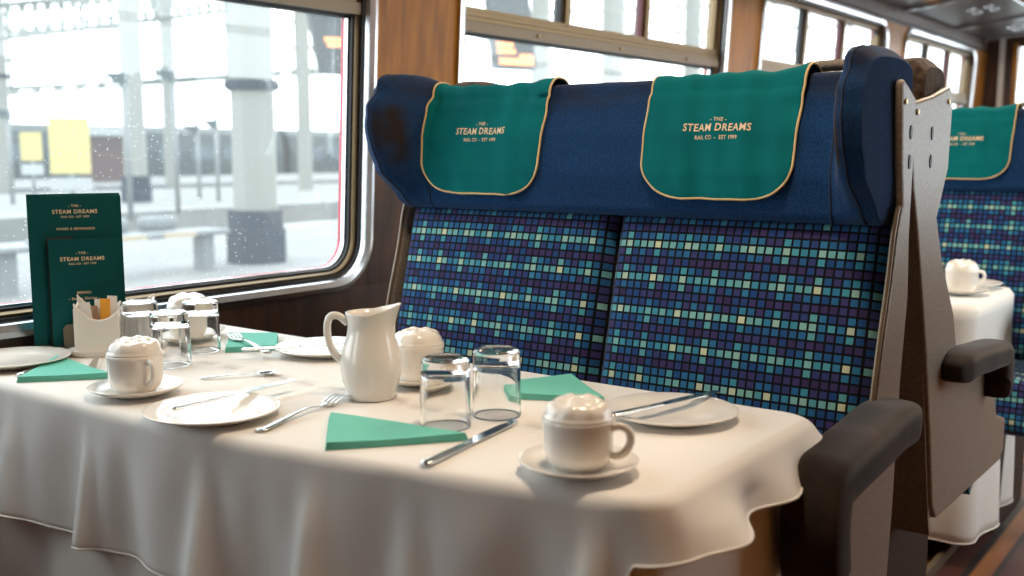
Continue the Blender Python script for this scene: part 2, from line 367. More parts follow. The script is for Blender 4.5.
def window(idx, a, b):
    root = empty('window_%d' % idx, (0, 0, 0)); struct(root)
    # stepped frame swept round a rounded rectangle: profile (inset from the opening, depth outward)
    def outline(inset, n, rr, k=7):
        x0, x1, z0, z1 = a+inset, b-inset, ZB+inset, ZT-inset; r = max(.01, rr-inset); pts = []
        for cx, cz, a0 in ((x1-r, z0+r, -90), (x1-r, z1-r, 0), (x0+r, z1-r, 90), (x0+r, z0+r, 180)):
            for i in range(k+1):
                t = R(a0+90*i/k); pts.append(wallM(cx+r*cos(t), n, cz+r*sin(t)))
        return pts
    def ring(profile, name, m, rr=.13):
        bm = new_bm(); rings = [[bm.verts.new(p) for p in outline(i*.8, n, rr)] for i, n in profile]
        for u, v in zip(rings, rings[1:]+rings[:1]):
            for k in range(len(u)): bm.faces.new((u[k], u[(k+1) % len(u)], v[(k+1) % len(u)], v[k]))
        return finish(name, bm, m, root, smooth=True, autos=35)
    # square-cornered filler outside the rounded frame
    ring([(-.004, .0), (-.004, -.012), (.012, -.016), (.030, -.010), (.036, .004), (.036, .02), (.0, .05)], 'window_frame', anod)
    ring([(.034, .006), (.044, .006), (.044, .03), (.034, .03)], 'gasket', rubber)
    ring([(.040, .016), (.052, .014), (.058, .022), (.058, .04), (.04, .04)], 'inner_frame', bronze)
    ring([(.054, .028), (.066, .028), (.066, .055), (.054, .055)], 'gasket', rubber)
    ring([(.063, .040), (.072, .040), (.072, .062), (.063, .062)], 'inner_frame', anod)
    ring([(.070, .054), (.0725, .054), (.0725, .064), (.070, .064)], 'gasket', redgask)
    # corner fillers so the wood reaches the rounded frame
    for cx, cz, sx, sz in ((b, ZB, -1, 1), (b, ZT, -1, -1), (a, ZT, 1, -1), (a, ZB, 1, 1)):
        bm = new_bm(); r = .13; pts = [(cx, cz)] + [(cx+sx*(r-r*sin(t)), cz+sz*(r-r*cos(t))) for t in [i*pi/2/8 for i in range(9)]]
        v0 = [bm.verts.new(wallM(x, .001, z)) for x, z in pts]; v1 = [bm.verts.new(wallM(x, .09, z)) for x, z in pts]
        bm.faces.new(v0); bm.faces.new(v1[::-1])
        for i in range(len(pts)): bm.faces.new((v0[i], v0[(i+1) % len(pts)], v1[(i+1) % len(pts)], v1[i]))
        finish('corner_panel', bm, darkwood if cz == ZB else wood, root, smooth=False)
    # lower fixed pane
    bm = new_bm(); wallbox(bm, a+.06, b-.06, ZB+.06, 1.50, .055, .060); finish('pane', bm, glass_m, root, smooth=False)
    # transom made of stepped rails
    bm = new_bm(); wallbox(bm, a+.035, b-.035, 1.484, 1.514, .012, .07); finish('rail', bm, cream_metal, root, smooth=False)
    bm = new_bm(); wallbox(bm, a+.06, b-.06, 1.477, 1.484, .045, .065); finish('gasket', bm, rubber, root, smooth=False)
    bm = new_bm(); wallbox(bm, a+.05, b-.05, 1.516, 1.528, .016, .07); wallbox(bm, a+.05, b-.05, 1.531, 1.544, .022, .07); finish('rail', bm, bronze, root, smooth=False)
    # ventilator panes: four lights, the middle two slide
    ub = [a+.05, a+.60, a+1.14, b-.05]
    for i in range(3):
        x0, x1 = ub[i], ub[i+1]; bm = new_bm(); wallbox(bm, x0+.005, x1-.005, 1.545, ZT-.04, .042, .046)
        finish('pane', bm, glass_m, root, smooth=False)
        bm = new_bm()
        if i > 0:
            wallbox(bm, x0-.012, x0+.014, 1.545, ZT-.045, .020, .060)
        wallbox(bm, x1-.020, x1+.0, 1.545, ZT-.045, .028, .060)
        wallbox(bm, x0, x1, ZT-.058, ZT-.035, .02, .06); wallbox(bm, x0, x1, 1.544, 1.556, .02, .06)
        finish('ventilator_frame', bm, bronze, root, smooth=False)
        if i > 0:
            bm = new_bm(); wallbox(bm, x0-.035, x0-.013, 1.545, ZT-.045, .03, .055); finish('gasket', bm, rubber if i == 1 else mat('maroon_edge', (.12, .03, .04), .5), root, smooth=False)
    for t in range(3):
        bm = new_bm(); x = a+.42+t*.52; c = wallM(x, .01, 1.499)
        lathe(bm, [(0, 0), (.006, .0), (.005, .004), (0, .005)], 12)
        for v in bm.verts: v.co = Vector((c.x+v.co.x, c.y-v.co.z, c.z+v.co.y))
        finish('screw', bm, brass, root)
    return root
for i, (a, b) in enumerate(WIN): window(i+1, a, b)

# luggage rack high on the window side
rack = empty('luggage_rack', (0, 1.96, 1.96)); tag(rack, 'grey overhead luggage rack with bright ribs, above the windows', 'luggage rack')
bm = new_bm(); prism(bm, [(.0, .010), (.0, .022), (-.52, .082), (-.52, .070)], 0.2, 8.7, 'x'); finish('shelf', bm, rack_m, rack, smooth=False)
for X in (1.0, 2.15, 3.3, 4.4, 5.45, 6.46, 7.63, 8.54):
    bm = new_bm(); prism(bm, [(.0, -.012), (.0, .008), (-.53, .068), (-.53, .05)], X-.016, X+.016, 'x'); finish('rib', bm, anod, rack, smooth=False)
bm = new_bm(); tube(bm, [(0.2, -.53, .072), (8.7, -.53, .072)], .014, 10); finish('front_rail', bm, anod, rack)
bm = new_bm(); prism(bm, [(-.16, .022), (-.16, .030), (-.22, .037), (-.22, .029)], 5.9, 6.44, 'x'); finish('wooden_slat', bm, wood, rack, smooth=False)
for X in (6.95, 8.05):
    for k in range(4):
        bm = new_bm(); cx, cy = X+(k % 2)*.16, -.28-(k//2)*.10
        pts = [(cx+.055*cos(t)*(1-.12*t), cy+.04*sin(t)*(1-.12*t), -.005+.012 - (cy)*.1153*1+.0) for t in [i*.5 for i in range(14)]]
        pts = [(x, y, .008-y*.1153-.004) for x, y, z in pts]
        tube(bm, pts, .005, 6)
        finish('scroll_grille', bm, anod, rack)

# end bulkhead with its doorway
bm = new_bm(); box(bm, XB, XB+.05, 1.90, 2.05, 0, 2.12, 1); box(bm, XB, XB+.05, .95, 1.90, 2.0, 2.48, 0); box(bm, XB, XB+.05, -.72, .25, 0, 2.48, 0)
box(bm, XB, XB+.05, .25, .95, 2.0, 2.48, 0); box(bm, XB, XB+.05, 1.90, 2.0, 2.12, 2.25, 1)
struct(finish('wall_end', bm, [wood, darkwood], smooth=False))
dr = empty('door_1', (XB, 0, 0)); struct(dr)
bm = new_bm(); box(bm, 0, .05, .95, 1.90, 0, 1.15); box(bm, 0, .05, .95, 1.90, 1.92, 2.0); box(bm, 0, .05, 1.80, 1.86, 1.15, 1.92); box(bm, 0, .05, .95, 1.05, 1.15, 1.92)
finish('door_leaf', bm, darkwood, dr, smooth=False)
bm = new_bm(); box(bm, -.03, .0, 1.86, 1.895, 0, 2.0); finish('door_post', bm, mat('pale_post', (.5, .46, .42), .4), dr, smooth=False)
bm = new_bm(); box(bm, -.02, .0, 1.765, 1.80, 1.1, 1.95); finish('glazing_bead', bm, wood, dr, smooth=False)
bm = new_bm(); box(bm, .02, .026, 1.05, 1.80, 1.15, 1.92); finish('pane', bm, glass_m, dr, smooth=False)

# warm ceiling lamps along the middle of the coach
for i, X in enumerate((1.1, 2.7, 4.3, 5.9, 7.5)):
    lamp = empty('ceiling_lamp', (X, .65, 2.47)); tag(lamp, 'round warm ceiling lamp on the coach ceiling, ' + ('above the near table', 'above the back-to-back seats', 'above the far seat', 'last but one before the end door', 'nearest the end door')[i], 'lamp', 'ceiling lamps along the coach')
    bm = new_bm(); lathe(bm, [(0, .01), (.12, .01), (.13, -.01), (.12, -.02), (.10, -.015)], 28); finish('lamp_rim', bm, brass, lamp)
    bm = new_bm(); lathe(bm, [(.11, -.012), (.10, -.04), (.06, -.06), (0, -.068)], 28); finish('lamp_shade', bm, lampm, lamp)
    l = bpy.data.lights.new('ceiling_bulb', 'AREA'); l.shape = 'DISK'; l.size = .22; l.energy = 6.0; l.color = (1, .80, .60)
    lo = bpy.data.objects.new('ceiling_bulb', l); COL.objects.link(lo); lo.location = (X, .65, 2.38)

# ------------------------------------------------------------------ seats
JX, JY = 1.965, 1.10
HW = .560
WP = [1.]
def wing_prot(z): return WP[0]*lerp_tab([(.997, .0), (1.02, .02), (1.085, .090), (1.14, .125), (1.19, .150), (1.25, .168), (1.31, .168)], z)
def head_core(z): return lerp_tab([(.985, -.168), (1.01, -.195), (1.08, -.205), (1.15, -.195), (1.22, -.17), (1.255, -.13)], z)
def head_P(t, v):
    """t across -1..1, v round the section 0..1 : front bottom, up, over the top, down the back"""
    y = t*HW; s = smoothstep(.82, .945, abs(t)) - .10*smoothstep(.955, 1, abs(t)); sr = s
    ztop = 1.262 + .033*smoothstep(.80, .93, abs(t))*(.6+.4*WP[0]) - .016*smoothstep(.96, 1, abs(t))
    if v < .62:
        k = v/.62; z = .997 + (ztop-.03-.997)*k
        x = head_core(z) - wing_prot(z)*sr
    elif v < .85:
        k = (v-.62)/.23; a = k*pi/2
        zt = ztop-.03; xf = head_core(zt) - wing_prot(zt)*sr; xb = -.098
        th = k*pi; cxm = (xf+xb)/2; rx = (xb-xf)/2
        e = .75; c_, s_ = cos(pi-th), sin(pi-th)
        x = cxm + rx*(abs(c_)**e)*(1 if c_ > 0 else -1); z = zt + .03*(abs(s_)**.8)
    else:
        k = (v-.85)/.15; x = -.098 + .005*k; z = (ztop-.03) - (ztop-.03-1.0)*k
    y *= 1-.030*s*(1-smoothstep(.60, .85, v))
    return Vector((x, y, z))

def make_headrest(parent):
    bm = new_bm(); nu, nv = 90, 48
    ts = [-1+2*i/(nu-1) for i in range(nu)]
    ts = [math.copysign(1-(1-abs(t))**1.35, t) for t in ts]
    cl = bm.loops.layers.color.new('wear')
    vs = [[bm.verts.new(head_P(t, j/(nv-1))) for j in range(nv)] for t in ts]
    def wear(i, j):
        t, v = ts[i], j/(nv-1); 
        wv = smoothstep(.84, .89, abs(t))*(1-smoothstep(.93, .97, abs(t)))*smoothstep(.12, .3, v)*(1-smoothstep(.5, .62, v))
        top = smoothstep(.42, .66, v)*.75
        return min(1, max(wv, top))
    for i in range(nu-1):
        for j in range(nv-1):
            f = bm.faces.new((vs[i][j], vs[i+1][j], vs[i+1][j+1], vs[i][j+1]))
            for lp, (a, b) in zip(f.loops, ((i, j), (i+1, j), (i+1, j+1), (i, j+1))):
                q = wear(a, b); lp[cl] = (q, q, q, 1)
    for i in (0, nu-1):
        f = bm.faces.new(vs[i])
        for lp in f.loops: lp[cl] = (.3, .3, .3, 1)
    o = finish('headrest', bm, navy, parent, autos=60)
    bv = o.modifiers.new('bevel', 'BEVEL'); bv.width = .012; bv.segments = 3; bv.limit_method = 'ANGLE'; bv.angle_limit = R(50)
    # piping seam following each wing and a stitched seam where wing meets headrest
    for sgn in (-1, 1):
        bm = new_bm(); pts = [head_P(sgn*.82, v) + Vector((-.0005, 0, 0)) for v in [k/40*.7 for k in range(41)]]
        tube(bm, pts, .0018, 6); finish('seam', bm, seam_m, o)
        bm = new_bm(); pts = [head_P(sgn*.955, v) + Vector((-.0005, 0, 0)) for v in [k/40*.7 for k in range(41)]]
        tube(bm, pts, .0018, 6); finish('seam', bm, seam_m, o)
    return o

def cushion_pts(nu, nv, y0, y1, front, back, bulge, uvoff):
    pass
def padded(name, parent, path, y0, y1, th, bulge=.018, nu=26, uvo=0., r=.03):
    """a pad whose face follows path (list of (x,z)); thickness th behind it; mosaic uv in metres"""
    bm = new_bm(); ul = bm.loops.layers.uv.verify()
    P = [Vector((x, 0, z)) for x, z in path]; n = len(P); acc = [0]
    for a, b in zip(P, P[1:]): acc.append(acc[-1]+(b-a).length)
    T = acc[-1]; W = y1-y0
    nrm = []
    for i in range(n):
        t = (P[min(i+1, n-1)]-P[max(i-1, 0)]).normalized(); nrm.append(Vector((-t.z, 0, t.x)))
    def edgef(d): return 1-(1-min(1, d/r))**2.2 if d < r else 1.
    vs = []
    for i in range(nu):
        u = i/(nu-1); u = .5-.5*cos(pi*u) if True else u; y = y0+W*u; row = []
        for j in range(n):
            du = min(u, 1-u)*W; dv = min(acc[j], T-acc[j])
            e = (edgef(du)*edgef(dv))
            h = -r*(1-e) + bulge*(sin(pi*u)**.6)*(sin(pi*acc[j]/T)**.6 if 0 < acc[j] < T else 0)
            row.append(bm.verts.new(P[j] + nrm[j]*h + Vector((0, y, 0))))
        vs.append(row)
    us = [(.5-.5*cos(pi*i/(nu-1)))*W for i in range(nu)]
    for i in range(nu-1):
        for j in range(n-1):
            idx = ((i, j), (i+1, j), (i+1, j+1), (i, j+1)); f = bm.faces.new([vs[a][b] for a, b in idx])
            for lp, (a, b) in zip(f.loops, idx): lp[ul].uv = (-us[a]+uvo+3, acc[b]+2)
    # back
    bk = [[bm.verts.new(P[j] - nrm[j]*th + Vector((0, y0+us[i], 0))) for j in range(n)] for i in (0, nu-1)]
    loopf = [vs[i][0] for i in range(nu)] + [vs[nu-1][j] for j in range(1, n)] + [vs[i][n-1] for i in range(nu-2, -1, -1)] + [vs[0][j] for j in range(n-2, 0, -1)]
    def bkof(v): return None
    b = {}
    for v in loopf: b[v] = None
    bl = []
    for k in range(nu): bl.append(bm.verts.new(P[0]-nrm[0]*th+Vector((0, y0+us[k], 0))))
    for j in range(1, n): bl.append(bk[1][j] if j else None)
    for k in range(nu-2, -1, -1): bl.append(bm.verts.new(P[n-1]-nrm[n-1]*th+Vector((0, y0+us[k], 0))))
    for j in range(n-2, 0, -1): bl.append(bk[0][j])
    m = len(loopf)
    for k in range(m):
        f = bm.faces.new((loopf[k], loopf[(k+1) % m], bl[(k+1) % m], bl[k]))
        for lp in f.loops:
            c = lp.vert.co; lp[ul].uv = (c.y+3+c.x, c.z+2+c.x)
    for v in [v for v in bm.verts if not v.link_faces]: bm.verts.remove(v)
    return finish(name, bm, mosaic, parent, autos=70)

def make_seat(front_x, arm_sides, rear=False):
    WP[0] = .95 if rear else 1.
    root = empty('double_seat', (JX, JY, 0))
    make_headrest(root)
    # back cushions, leaning
    def bx(z): return -.165-(1.0-z)*.24
    path = [(bx(z)-(.04 if rear else 0), z) for z in [.47+.545*k/24 for k in range(25)]]
    for y0, y1 in ((-HW+.008, -.012), (-.008, HW-.008)):
        padded('backrest', root, path, y0, y1, .07, .022)
    # seat squabs with rolled front
    sq = []
    for k in range(8): sq.append((-.71+.004*k, .34+.012*k) if not rear else (-.71+.004*k, .385+.0056*k))
    for k in range(9):
        a = pi-k*(pi/2)/8; sq.append((-.655+.03*cos(a)+.005, .435+.03*sin(a)+.01))
    for k in range(1, 14): sq.append((-.65+(.34 if rear else .40)*k/13, .475-.012*k/13))
    for y0, y1 in ((-HW+.008, -.004), (.004, HW-.008)):
        padded('seat_cushion', root, sq, y0, y1, .08, .03)
    # moulded side panels: upper plate, neck, lower panel
    if rear:
        up = [(-.245, 1.238), (-.235, 1.244), (-.13, 1.222), (-.012, 1.206), (-.012, 1.12), (-.035, 1.05), (-.07, .98), (-.12, .86), (-.16, .76), (-.22, .58), (-.265, .42), (-.30, .385),
              (-.86, .37), (-.90, .39), (-.90, .47), (-.80, .50), (-.72, .64), (-.42, .66), (-.35, .80), (-.24, .92), (-.19, 1.0), (-.25, 1.09), (-.258, 1.20)]
    else:
        up = [(-.185, 1.236), (-.175, 1.242), (-.125, 1.222), (-.102, 1.212), (-.102, 1.10), (-.105, .98), (-.095, .87), (-.115, .72), (-.125, .50), (-.14, .352),
              (front_x+.05, .352), (front_x-.03, .40), (front_x-.01, .47), (front_x+.02, .62), (front_x+.10, .64), (-.262, .63), (-.245, .70), (-.220, .80), (-.190, .90), (-.170, .985), (-.150, 1.03), (-.165, 1.10)]
    for s in (-1, 1):
        bm = new_bm()
        prism(bm, up, s*(HW-.006), s*(HW+.008), 'y')
        pnl = finish('side_panel', bm, shell_m, root, smooth=False, bevel=.005)
        for (x, z) in (((-.125, 1.155), (-.125, 1.105)) if rear else ((-.128, 1.155), (-.128, 1.105))):
            bm = new_bm(); pts = [(x+.006*cos(t), z+.012*sin(t)) for t in [k*pi/6 for k in range(12)]]
            prism(bm, pts, s*(HW+.0075), s*(HW+.0095), 'y'); finish('slot', bm, rubber, pnl, smooth=False)
        for (x, z) in (((-.225, 1.215), (-.03, 1.19)) if rear else ((-.165, 1.205),)):
            bm = new_bm(); pts = [(x+.005*cos(t), z+.005*sin(t)) for t in [k*pi/5 for k in range(10)]]
            prism(bm, pts, s*(HW+.0075), s*(HW+.011), 'y'); finish('screw', bm, brass, pnl, smooth=False)
        # bright lip round the front edge of the panel
        bm = new_bm(); lip = bez([(-.265, s*(HW+.001), .62), (-.250, s*(HW+.001), .70), (-.225, s*(HW+.001), .80), (-.195, s*(HW+.001), .90), (-.175, s*(HW+.001), .985), (-.155, s*(HW+.001), 1.03)], 20)
        tube(bm, lip, .0045, 8); finish('bright_lip', bm, cream_metal, pnl)
    # moulded back shell
    bm = new_bm(); bp = [(-.012, 1.20), (-.014, 1.12), (-.035, 1.05), (-.07, .98), (-.12, .86), (-.16, .76), (-.22, .55), (-.27, .38), (-.285, .352)] if rear else [(-.102, 1.20), (-.102, 1.10), (-.105, .98), (-.097, .87), (-.115, .72), (-.125, .50), (-.14, .352)]
    inn = [(x-.012, z+.004) for x, z in bp]
    prism(bm, bp + inn[::-1], -HW, HW, 'y'); finish('back_shell', bm, shell_m, root, smooth=False)
    # plinth
    bm = new_bm(); box(bm, -.60, -.20, -HW+.10, HW-.08, .0, .345); finish('seat_base', bm, darkbase, root, smooth=False, bevel=.01)
    bm = new_bm(); box(bm, -.68, -.30 if rear else -.14, -HW+.03, HW-.03, .345, .40); finish('seat_frame', bm, darkbase, root, smooth=False, bevel=.006)
    # armrests: padded top that turns down at the front
    for s in arm_sides:
        bm = new_bm(); yc = s*(HW+.026); dx = -.11 if rear else 0; dz = .025 if rear else 0; rs = .8 if rear else 1.; ze = .575 if rear else .50
        pts = bez([(x*1.0+dx, yc, z+dz) for x, z in ((-.16, .668), (-.26, .674), (-.38, .664), (-.50, .655), (-.545, .645), (-.56, .60), (-.553, (ze+.62)/2-.02), (-.54, ze))], 40)
        n = len(pts); rr = [.045*rs*(.55+.45*smoothstep(0, .06, k/(n-1))*(1-0*k)) * (1-.35*smoothstep(.93, 1, k/(n-1))) for k in range(n)]
        rings = []
        for i, p in enumerate(pts):
            t = (pts[min(i+1, n-1)]-pts[max(i-1, 0)]).normalized(); sd = Vector((0, 1, 0)); u = sd.cross(t).normalized(); ring = []
            if u.z < -.01 or (abs(u.z) <= .01 and u.x > 0): pass
            for k in range(16):
                a = 2*pi*k/16; c_, s_ = cos(a), sin(a); q = .5
                ring.append(bm.verts.new(p + sd*(math.copysign(abs(c_)**q, c_))*rr[i]*1.05 + u*(math.copysign(abs(s_)**q, s_))*rr[i]*.85))
            rings.append(ring)
        for a, b in zip(rings, rings[1:]):
            for k in range(16): bm.faces.new((a[k], a[(k+1) % 16], b[(k+1) % 16], b[k]))
        bm.faces.new(rings[0]); bm.faces.new(rings[-1][::-1])
        finish('armrest', bm, arm_m, root, sub=1)
    # grab handle on top
    for s in arm_sides:
        yc = s*(HW-.145)
        bm = new_bm(); tube(bm, bez([(-.085, yc-.055, 1.23), (-.085, yc-.052, 1.272), (-.085, yc-.03, 1.278), (-.085, yc+.03, 1.278), (-.085, yc+.052, 1.272), (-.085, yc+.055, 1.23)], 25), .0085, 10)
        finish('grab_handle', bm, shell_m, root)
    return root

seatA = make_seat(-.50, (-1,)); 
tag(seatA, 'blue mosaic double seat with navy winged headrest facing the near laid table', 'seat', 'double seats of the coach')
seatB = make_seat(-.80, (1,), True); WP[0] = 1.; seatB.location = (1.84, JY, 0); seatB.rotation_euler = (0, 0, pi)
tag(seatB, 'double seat seen from behind, back to back with the near blue seat', 'seat', 'double seats of the coach')
PIT = 1.86
seatC = dup(seatA, (JX+PIT, JY, 0))
tag(seatC, 'farther double seat behind the second table, partly cut by the right edge', 'seat', 'double seats of the coach')
# the wing of the rear-facing seat is worn brown plush
for ch in seatB.children:
    if ch.name.startswith('headrest'):
        ch.data.materials[0] = brownfab

# ------------------------------------------------------------------ headrest covers
def head_v_of_z(z): return (z-.997)/((1.262-.03)-.997)*.62
def make_cover(yc, wid=.40, flip=0., seed=1, zlow=1.035):
    """cloth cover hung over the headrest; returns root mesh with piping and lettering; local frame = seat frame"""
    rnd = random.Random(seed); ph = [rnd.random()*6 for _ in range(6)]
    v0 = head_v_of_z(zlow); v1 = .93; rc = .085
    def S(a, b):        # a across 0..1 (left = +y), b from hem 0 to back 1
        t = (yc + wid*(.5-a))/HW; v = v0+(v1-v0)*b
        p = head_P(t, v); q = head_P(t, v+.01); 
        tz = (q-p); nrm = Vector((-tz.z, 0, tz.x)).normalized()
        fold = .0022*sin(a*17+ph[0])*(1-b)+.0016*sin(a*31+ph[1]+b*3)+.0012*sin(a*9+b*14+ph[2])
        edge = smoothstep(.0, .06, a)*smoothstep(0, .06, 1-a)
        lift = .006 + fold*(.4+.6*edge) + .004*(1-smoothstep(0, .12, b))
        lift += flip*smoothstep(.80, 1, a)*smoothstep(.50, .66, b)*(1-smoothstep(.72, .85, b))
        return p + nrm*lift
    blen = .245+.09
    # rounded lower corners: a-range shrinks near the hem
    def inset(b):
        d = b*(.215/.62*(v1-v0)*1.13+.02)*1.0
        d = b*.42
        if d >= rc: return 0.
        return (rc-math.sqrt(max(0, rc*rc-(rc-d)**2)))/wid
    nu, nv = 44, 60; bs = [(j/(nv-1))**1.25 for j in range(nv)]
    top_flare = lambda b: -.02*smoothstep(.1, .95, b)
    def PP(i, j):
        b = bs[j]; ins = inset(b)+top_flare(b); a = i/(nu-1); return S(ins+(1-2*ins)*a, b)
    bm = new_bm(); grid(bm, PP, nu, nv)
    o = finish('headrest_cover', bm, teal_cloth)
    so = o.modifiers.new('solid', 'SOLIDIFY'); so.thickness = .0025; so.offset = 0
    pts = [PP(0, j) for j in range(nv-1, 0, -1)] + [PP(i, 0) for i in range(0, nu, 1)] + [PP(nu-1, j) for j in range(1, nv)]
    cl = [pts[0]]
    for p in pts[1:]:
        if (p-cl[-1]).length > .004: cl.append(p)
    bm = new_bm(); tube(bm, cl, .0024, 8); pp = finish('piping', bm, gold, o)
    # lettering follows the cloth
    zc = 1.158
    def warp(x, y, l):
        a = .5 + (x)/wid; z = zc+y
        b = (head_v_of_z(z)-v0)/(v1-v0)
        p = S(a, b); q = S(a, b+.02); t = (q-p); n = Vector((-t.z, 0, t.x)).normalized()
        return p + n*.0022
    text_mesh([('- THE -', .0090, .0175, 1.05), ('STEAM DREAMS', .0180, .0, .97), ('RAIL CO  -  EST 1999', .0088, -.0135, .95)], warp, 'lettering', goldtext, o)
    return o
# seat-frame y of the two covers
cL = make_cover(1.412-JY, .315, .010, 3); cL.location = (JX, JY, 0)
cR = make_cover(.858-JY, .302, .012, 5, 1.038); cR.location = (JX, JY, 0)
tag(cL, 'teal headrest cover with gold piping on the near seat, nearer the window', 'headrest cover', 'teal headrest covers')
tag(cR, 'teal headrest cover with gold piping on the near seat, nearer the aisle', 'headrest cover', 'teal headrest covers')
cF = dup(cR, (JX+PIT, JY+.03, 0)); tag(cF, 'green headrest cover on the far seat at the right edge', 'headrest cover', 'teal headrest covers')

# ------------------------------------------------------------------ tables and cloths
TX0, TX1, TY0, TY1, TZ = .90, 1.52, .57, 2.035, .72
def taper(p):
    k = max(0, (1.35-p.y)/.78)**1.4
    return Vector((p.x + .13*k*max(0, (TX1-p.x)/(TX1-TX0)), p.y, 0))
def perim(n_near=100, n_c=18, n_a=40, n_f=60, rc=.045):
    pts = []
    for k in range(n_near): t = k/n_near; pts.append((Vector((TX0, TY1+(TY0+rc-TY1)*t, 0)), Vector((-1, 0, 0))))
    for k in range(n_c):
        a = pi + (pi/2)*k/n_c; d = Vector((cos(a), sin(a), 0)); pts.append((Vector((TX0+rc, TY0+rc, 0))+d*rc, d))
    for k in range(n_a): t = k/n_a; pts.append((Vector((TX0+rc+(TX1-TX0-2*rc)*t, TY0, 0)), Vector((0, -1, 0))))
    for k in range(n_c):
        a = 1.5*pi + (pi/2)*k/n_c; d = Vector((cos(a), sin(a), 0)); pts.append((Vector((TX1-rc, TY0+rc, 0))+d*rc, d))
    for k in range(n_f+1): t = k/n_f; pts.append((Vector((TX1, TY0+rc+(TY1-TY0-rc)*t, 0)), Vector((1, 0, 0))))
    return [(taper(p), n) for p, n in pts]
def make_cloth(name, z, drop, flare, fold, off=0., th=.0015):
    """drop(p,s), flare(p,s) and fold(p,s,d) are functions of the perimeter point and arc position"""
    pts = perim(); s = [0]
    for a, b in zip(pts, pts[1:]): s.append(s[-1]+(b[0]-a[0]).length)
    rows_top = 8; rows_dn = 26; rb = .014
    bm = new_bm(); V = []
    for i, (p, n) in enumerate(pts):
        col = []; sy = min(max(p.y, TY0+.28), TY1); sp = Vector(((TX0+TX1)/2, sy, 0))
        for k in range(rows_top):
            q = sp+(p-sp)*(k/rows_top)*.995 if k else sp
            col.append(Vector((q.x, q.y, z)))
        D = drop(p, s[i]); F = flare(p, s[i])
        for k in range(rows_dn+1):
            d = D*(k/rows_dn)**1.0; arc = rb*pi/2
            if d < arc: a = d/rb; o_ = rb*sin(a)-rb; zz = -rb*(1-cos(a)); 
            else: o_ = 0; zz = -rb-(d-arc)
            o_ += off
            ramp = smoothstep(0, .12, d)
            out = o_ + F*max(0, d-arc*.3) + fold(p, s[i], d)*ramp
            zz = zz*math.sqrt(max(.05, 1-F*F)) if F < 1 else zz*.3
            col.append(Vector((p.x+n.x*out, p.y+n.y*out, z+zz)))
        V.append(col)
    vs = [[bm.verts.new(c) for c in col] for col in V]
    for i in range(len(V)-1):
        for j in range(len(V[0])-1):
            bm.faces.new((vs[i][j], vs[i+1][j], vs[i+1][j+1], vs[i][j+1]))
    bmesh.ops.remove_doubles(bm, verts=bm.verts[:], dist=.0002)
    # hem roll
    o = finish(name, bm, cloth)
    so = o.modifiers.new('solid', 'SOLIDIFY'); so.thickness = th; so.offset = -1
    bm = new_bm(); hem = [c[-1] for c in V]
    hp = [hem[0]]
    for q in hem[1:]:
        if (q-hp[-1]).length > .006: hp.append(q)
    tube(bm, hp, .0022, 6); finish('hem', bm, cloth, o)
    return o
L_NEAR = TY1-TY0-.045; L_C = .07; 
def g(x, c, w_): return math.exp(-((x-c)/w_)**2)
# near-side folds in world y; corner near s ~ 1.4 ; aisle beyond
def fold_under(p, s, d):
    k = smoothstep(.15, .5, d); f = .014*sin(s*16+.6)+.010*sin(s*29+1.1+d*3)
    return f*k - .006*(1-k)
def cone(s, c, w_, d):      # a fold that starts as a point under the edge and opens towards the hem
    k = min(1, d/.22); return k*math.exp(-((s-c)/(w_*(.35+1.2*k)))**2)
def fold_top(p, s, d):
    f = .004*sin(s*19+2)+.003*sin(s*37)
    f += .026*cone(s, TY1-1.235, .022, d) + .026*cone(s, TY1-1.03, .018, d) + .024*cone(s, TY1-1.52, .016, d) - .014*cone(s, TY1-1.13, .035, d) + .02*cone(s, TY1-1.75, .03, d) - .012*cone(s, TY1-1.42, .03, d) + .016*cone(s, TY1-.88, .02, d)
    f += .030*cone(s, L_NEAR-.005, .018, d) - .016*cone(s, L_NEAR-.09, .04, d)
    if s > L_NEAR+.02:
        k = smoothstep(L_NEAR+.02, L_NEAR+.08, s); f = f*(1-k) + k*(.013*sin((s-L_NEAR)*34+2.4)+.010*sin((s-L_NEAR)*15))*min(1, d/.06)
    return f*1.35
def drop_top(p, s):
    k = smoothstep(L_NEAR+.005, L_NEAR+.035, s)
    dn = (.225 + .03*(s/1.4))*(1-k) + .088*k
    return dn + .05*g(s, L_NEAR+L_C+.50, .07)
def flare_top(p, s):
    return .03 + .46*smoothstep(L_NEAR+.01, L_NEAR+.09, s) - .40*smoothstep(L_NEAR+L_C+.62, L_NEAR+L_C+.75, s)
table = empty('dining_table', (1.21, 1.3, 0)); tag(table, 'fixed dining table under the white cloths beside the big window', 'table', 'coach dining tables')
bm = new_bm(); prism(bm, [(x-1.21, y-1.3) for x, y in [(taper(Vector((TX0+.03, q, 0))).x, q) for q in (TY1, 1.5, 1.3, 1.1, .9, .75, TY0+.06)] + [(TX0+.17, TY0+.035), (TX1-.06, TY0+.035), (TX1-.03, TY0+.06), (TX1-.03, TY1)]], .69, .716, 'z'); finish('tabletop', bm, wood, table, smooth=False, bevel=.004)
bm = new_bm(); lathe(bm, [(0, 0), (.16, 0), (.16, .02), (.05, .04), (.035, .06), (.035, .66), (.06, .69), (0, .69)], 24, 0, -.45); finish('leg', bm, steel, table)
bm = new_bm(); box(bm, -.25, .25, TY1-1.3-.03, TY1-1.3-.0, .55, .69); finish('wall_bracket', bm, darkbase, table, smooth=False)
under = make_cloth('tablecloth', TZ-.002, lambda p, s: .66 if s < 2.2 else .55, lambda p, s: .02 + .02*smoothstep(1.4, 1.5, s), fold_under)
tag(under, 'long white cloth hanging nearly to the floor on the near table', 'tablecloth', 'long white tablecloths')
topc = make_cloth('table_topper', TZ+.0005, drop_top, flare_top, fold_top, off=.010)
